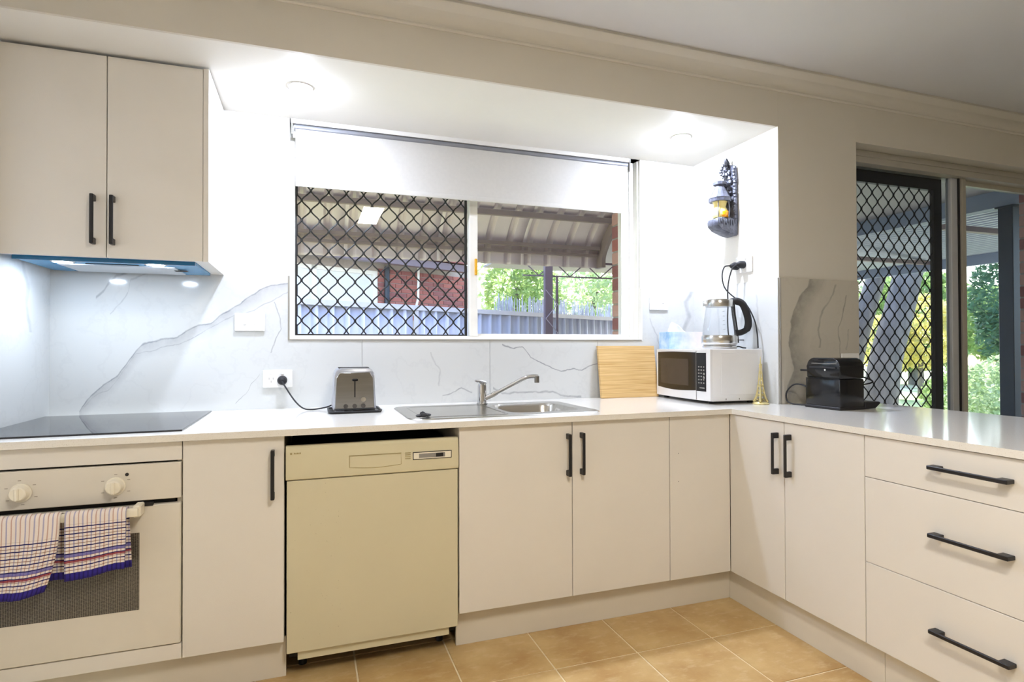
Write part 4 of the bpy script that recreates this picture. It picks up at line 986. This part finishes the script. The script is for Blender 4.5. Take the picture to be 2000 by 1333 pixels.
for y, z, h in ((.75, 2.65, .05), (1.40, 2.435, .05), (1.745, 2.262, .045), (1.985, 2.055, .03), (2.03, 1.995, .025)):
    part('purlin', B(-.95, 3.66, y-.02, y+.02, z-h/2, z+h/2), M['purlin'], aw)
bg = MB()
for i in range(len(bn)):
    q = bn[i]; n_ = off(i); a = q+n_*.035; b = q-n_*.10
    bg.v += [(3.68, a.y, a.z), (3.72, a.y, a.z), (3.72, b.y, b.z), (3.68, b.y, b.z)]
for i in range(len(bn)-1):
    for k in range(4): bg.f.append((4*i+k, 4*i+(k+1) % 4, 4*i+4+(k+1) % 4, 4*i+4+k))
bg.f += [(3, 2, 1, 0), tuple(4*(len(bn)-1)+k for k in range(4))]
part('barge_board', bg, M['purlin'], aw)
part('wall_plate', B(-.95, 3.68, .19, .24, 2.70, 2.80), M['purlin'], aw)
# ------------------------------------------------------------------ patio roof, truss, posts
pa = thing('patio_roof', 'flat lined patio roof with ribbed outer edge seen through the glass door', 'roof', (6.5, 2.5, 2.4))
part('lining', B(3.78, 6.55, -.385, 6.2, 2.44, 2.47), M['patioceil'], pa)
part('beam', B(6.55, 6.65, -.385, 6.2, 2.30, 2.47), M['patiobeam'], pa)
mb = MB(); prr = []
nrib = 30
for k in range(nrib):
    x = 6.65+2.25*k/nrib; dx = 2.25/nrib
    prr += [(x, 0), (x+dx*.35, 0), (x+dx*.5, .02), (x+dx*.85, .02)]
prr.append((8.9, 0))
for x, d_ in prr:
    z = 2.52-(x-6.65)*.115+d_; mb.v += [(x, -.385, z), (x, 6.2, z)]
mb.f = [(2*k, 2*k+2, 2*k+3, 2*k+1) for k in range(len(prr)-1)]
o = part('ribbed_sheet', mb, M['patioroof'], pa); o.modifiers.new('thick', 'SOLIDIFY').thickness = .003
part('fascia', B(8.88, 8.93, -.385, 6.2, 2.14, 2.30), M['patiobeam'], pa)
for y in (.9, 2.6, 4.3): part('rafter', B(6.65, 8.88, y-.03, y+.03, 2.22, 2.27), M['purlin'], pa)
tr_ = thing('lattice_truss', 'thin plum steel lattice truss under the patio roof edge', 'truss', (6, 3.6, 2.0))
part('top_chord', B(3.5, 8.85, 3.585, 3.615, 2.165, 2.19), M['post'], tr_)
part('bottom_chord', B(3.5, 8.85, 3.59, 3.61, 1.99, 2.005), M['post'], tr_)
for k in range(26):
    x = 3.5+k*.205; za, zb_ = (2.0, 2.17) if k % 2 else (2.17, 2.0)
    part('web', MB().tube([(x, 3.6, za), (x+.205, 3.6, zb_)], .0075, 5), M['post'], tr_)
po = thing('lattice_post', 'plum steel post with lattice web in front of the fence', 'post', (3.82, 3.6, GZ))
part('column', B(3.755, 3.85, 3.515, 3.575, GZ, 2.17), M['post'], po)
part('rod', B(3.905, 3.93, 3.535, 3.555, GZ, 2.0), M['post'], po)
zz = GZ+.1; k = 0
while zz < 1.75:
    part('web', MB().tube([(3.76 if k % 2 else 3.91, 3.51, zz), (3.91 if k % 2 else 3.76, 3.51, zz+.17)], .006, 5), M['webgrey'], po); zz += .17; k += 1
dp_ = thing('dark_post', 'dark square steel post under the patio beam', 'post', (6.6, .33, GZ))
part('column', B(6.545, 6.66, .275, .385, GZ+.02, 2.30, bev=.004), M['darkpost'], dp_)
part('cap_plate', B(6.53, 6.675, .26, .40, 2.285, 2.2995), M['darkpost'], dp_)
bpz = thing('brick_pillar', 'tall pink brick pillar at the right edge of the glass door', 'pillar', (6.3, -.2, GZ))
part('mortar', B(6.135, 6.47, -.33, -.005, GZ+.02, 2.44), M['mortar'], bpz)
brick_face(bpz, (6.131, -.005, 0), (0, -1, 0), .325, .45, 2.3, ['brickpink', 'brick2'], bh=.086, seed=9)
brick_face(bpz, (6.135, -.334, 0), (1, 0, 0), .335, .45, 2.3, ['brickpink', 'brick2'], bh=.086, seed=10)

# ------------------------------------------------------------------ planting
def foliage(par, mat, cs, n, sz, rr, name='foliage'):
    mb = MB()
    for k in range(n):
        c, r = rr.choices(cs, weights=[q[1][0]*q[1][1]*q[1][2] for q in cs])[0]
        while True:
            v = Vector((rr.uniform(-1, 1), rr.uniform(-1, 1), rr.uniform(-1, 1)))
            if .35 < v.length < 1: break
        v = v.normalized()*(v.length**.4); p_ = Vector((c[0]+v.x*r[0], c[1]+v.y*r[1], c[2]+v.z*r[2]))
        a = Vector((rr.gauss(0, 1), rr.gauss(0, 1), rr.gauss(0, .7))).normalized(); b = a.orthogonal().normalized()
        b = (Matrix.Rotation(rr.uniform(0, 6.28), 3, a) @ b); L = sz*rr.uniform(.6, 1.3)
        mb.add([p_-a*L, p_+b*L*.38, p_+a*L, p_-b*L*.38], [(0, 1, 2, 3)])
    return part(name, mb, mat, par, kind='stuff', angle=180)
def tree(name, label, base, trunk, tr_r, cs, n, mat, sz=.07, group='garden trees', seed=0, cat='tree'):
    rr = random.Random(seed); th = thing(name, label, cat, base, group=group)
    if trunk: part('trunk', MB().tube(smooth_path(trunk, 4), [tr_r*(1-.35*i/(4*(len(trunk)-1))) for i in range(4*(len(trunk)-1)+1)], 12), M['bark'], th)
    foliage(th, M[mat], cs, n, sz, rr); return th
# through the kitchen window
tree('leafy_tree', 'bright green leafy tree behind the fence left of the lattice post', (5.1, 8.5, GZ), [(5.1, 8.5, GZ), (5.1, 8.5, 1.2), (5.2, 8.5, 2.4)], .09, [((5.05, 8.45, 2.3), (.55, .6, .95)), ((5.6, 8.6, 2.1), (.6, .6, .9))], 3400, 'leaf', .07, seed=1)
tree('leafy_tree', 'pale green shrubby tree behind the brushwood right of the lattice post', (7.2, 9.0, GZ), [(7.2, 9.0, GZ), (7.1, 9.0, 1.3), (7.3, 9.0, 2.4)], .08, [((6.9, 8.8, 2.2), (.68, .7, .95)), ((7.8, 9.0, 2.3), (.75, .7, 1.0))], 3600, 'leaflight', .075, seed=2)
tree('leafy_tree', 'tall background tree rising far behind the fence', (7., 13., GZ), [(7, 13, GZ), (7.1, 13, 2), (7, 13, 4)], .16, [((6.2, 12.5, 2.7), (1.7, 1.3, 1.6)), ((8.6, 12.6, 3.0), (1.7, 1.3, 1.7)), ((5.2, 11.5, 2.6), (1.1, 1.1, 1.3))], 5200, 'leaflight', .11, seed=3)
# through the glass door
tree('trunk_tree', 'thick leaning grey tree trunk, nearer of the two beyond the patio', (10.15, 4.35, GZ), [(10.15, 4.35, GZ), (10.30, 4.32, .9), (10.55, 4.22, 1.9), (10.85, 4.1, 3.4), (11.1, 4.1, 5.0)], .27, [((11.0, 2.9, 5.3), (1.3, 1.2, 1.0))], 3200, 'leaf', .11, seed=4)
tree('trunk_tree', 'second leaning tree trunk beside the thick one beyond the patio', (10.35, 5.15, GZ), [(10.35, 5.15, GZ), (10.5, 5.12, .9), (10.78, 5.0, 2.0), (11.2, 4.8, 3.6), (11.5, 4.8, 5.2)], .20, [((11.9, 6.2, 5.4), (1.3, 1.2, 1.0))], 2600, 'leaf', .11, seed=5)
tree('sunlit_shrub', 'shrub behind the tree trunks with sunlight painted into its yellow leaves', (15.6, 7.5, GZ), [(15.6, 7.5, GZ), (15.6, 7.5, .9)], .08, [((15.6, 7.5, 1.5), (.85, .85, .95)), ((15.0, 7.9, 1.2), (.7, .7, .8))], 2600, 'leafyellow', .10, group='garden shrubs', seed=6, cat='shrub')
tree('cypress', 'dark green rounded cypress at the right of the garden view', (13.7, 4.45, GZ), [(13.7, 4.45, GZ), (13.7, 4.45, 1.2)], .1, [((13.85, 4.35, 2.1), (.78, .78, 1.15)), ((13.4, 4.3, 1.35), (.5, .5, .55))], 4200, 'leafdark', .07, seed=7)
tree('garden_shrub', 'light green wispy shrub low in front of the dark cypress', (10.9, 3.2, GZ), None, 0, [((10.9, 3.25, .3), (.42, .42, .55)), ((11.3, 3.15, .45), (.42, .42, .55)), ((10.6, 3.1, .15), (.35, .35, .35))], 2200, 'leaflight', .055, group='garden shrubs', seed=8, cat='shrub')
tree('garden_shrub', 'green low shrub at the foot of the thick tree trunk', (12.0, 4.4, GZ), None, 0, [((11.95, 4.35, .2), (.5, .45, .45)), ((12.4, 4.6, .25), (.5, .45, .5))], 1500, 'leaf', .06, group='garden shrubs', seed=9, cat='shrub')
for k, (x, y, z, r, lab) in enumerate(((18.0, 15.5, 2.2, 2.4, 'dense green tree far behind the left trunk'), (20.5, 11.2, 2.0, 2.0, 'dense green tree far behind the sunlit shrub'), (27, 20.5, 3.0, 3.2, 'large hazy green tree at the far left of the garden'), (25.5, 11.5, 2.0, 1.7, 'dense green tree far behind the cypress'))):
    tree('background_tree', lab, (x, y, GZ), [(x, y, GZ), (x, y, 1.2), (x, y, z)], .2, [((x, y, z), (r, r, r*.85))], 2600, 'leaf' if k % 2 else 'leaflight', .2, seed=20+k)
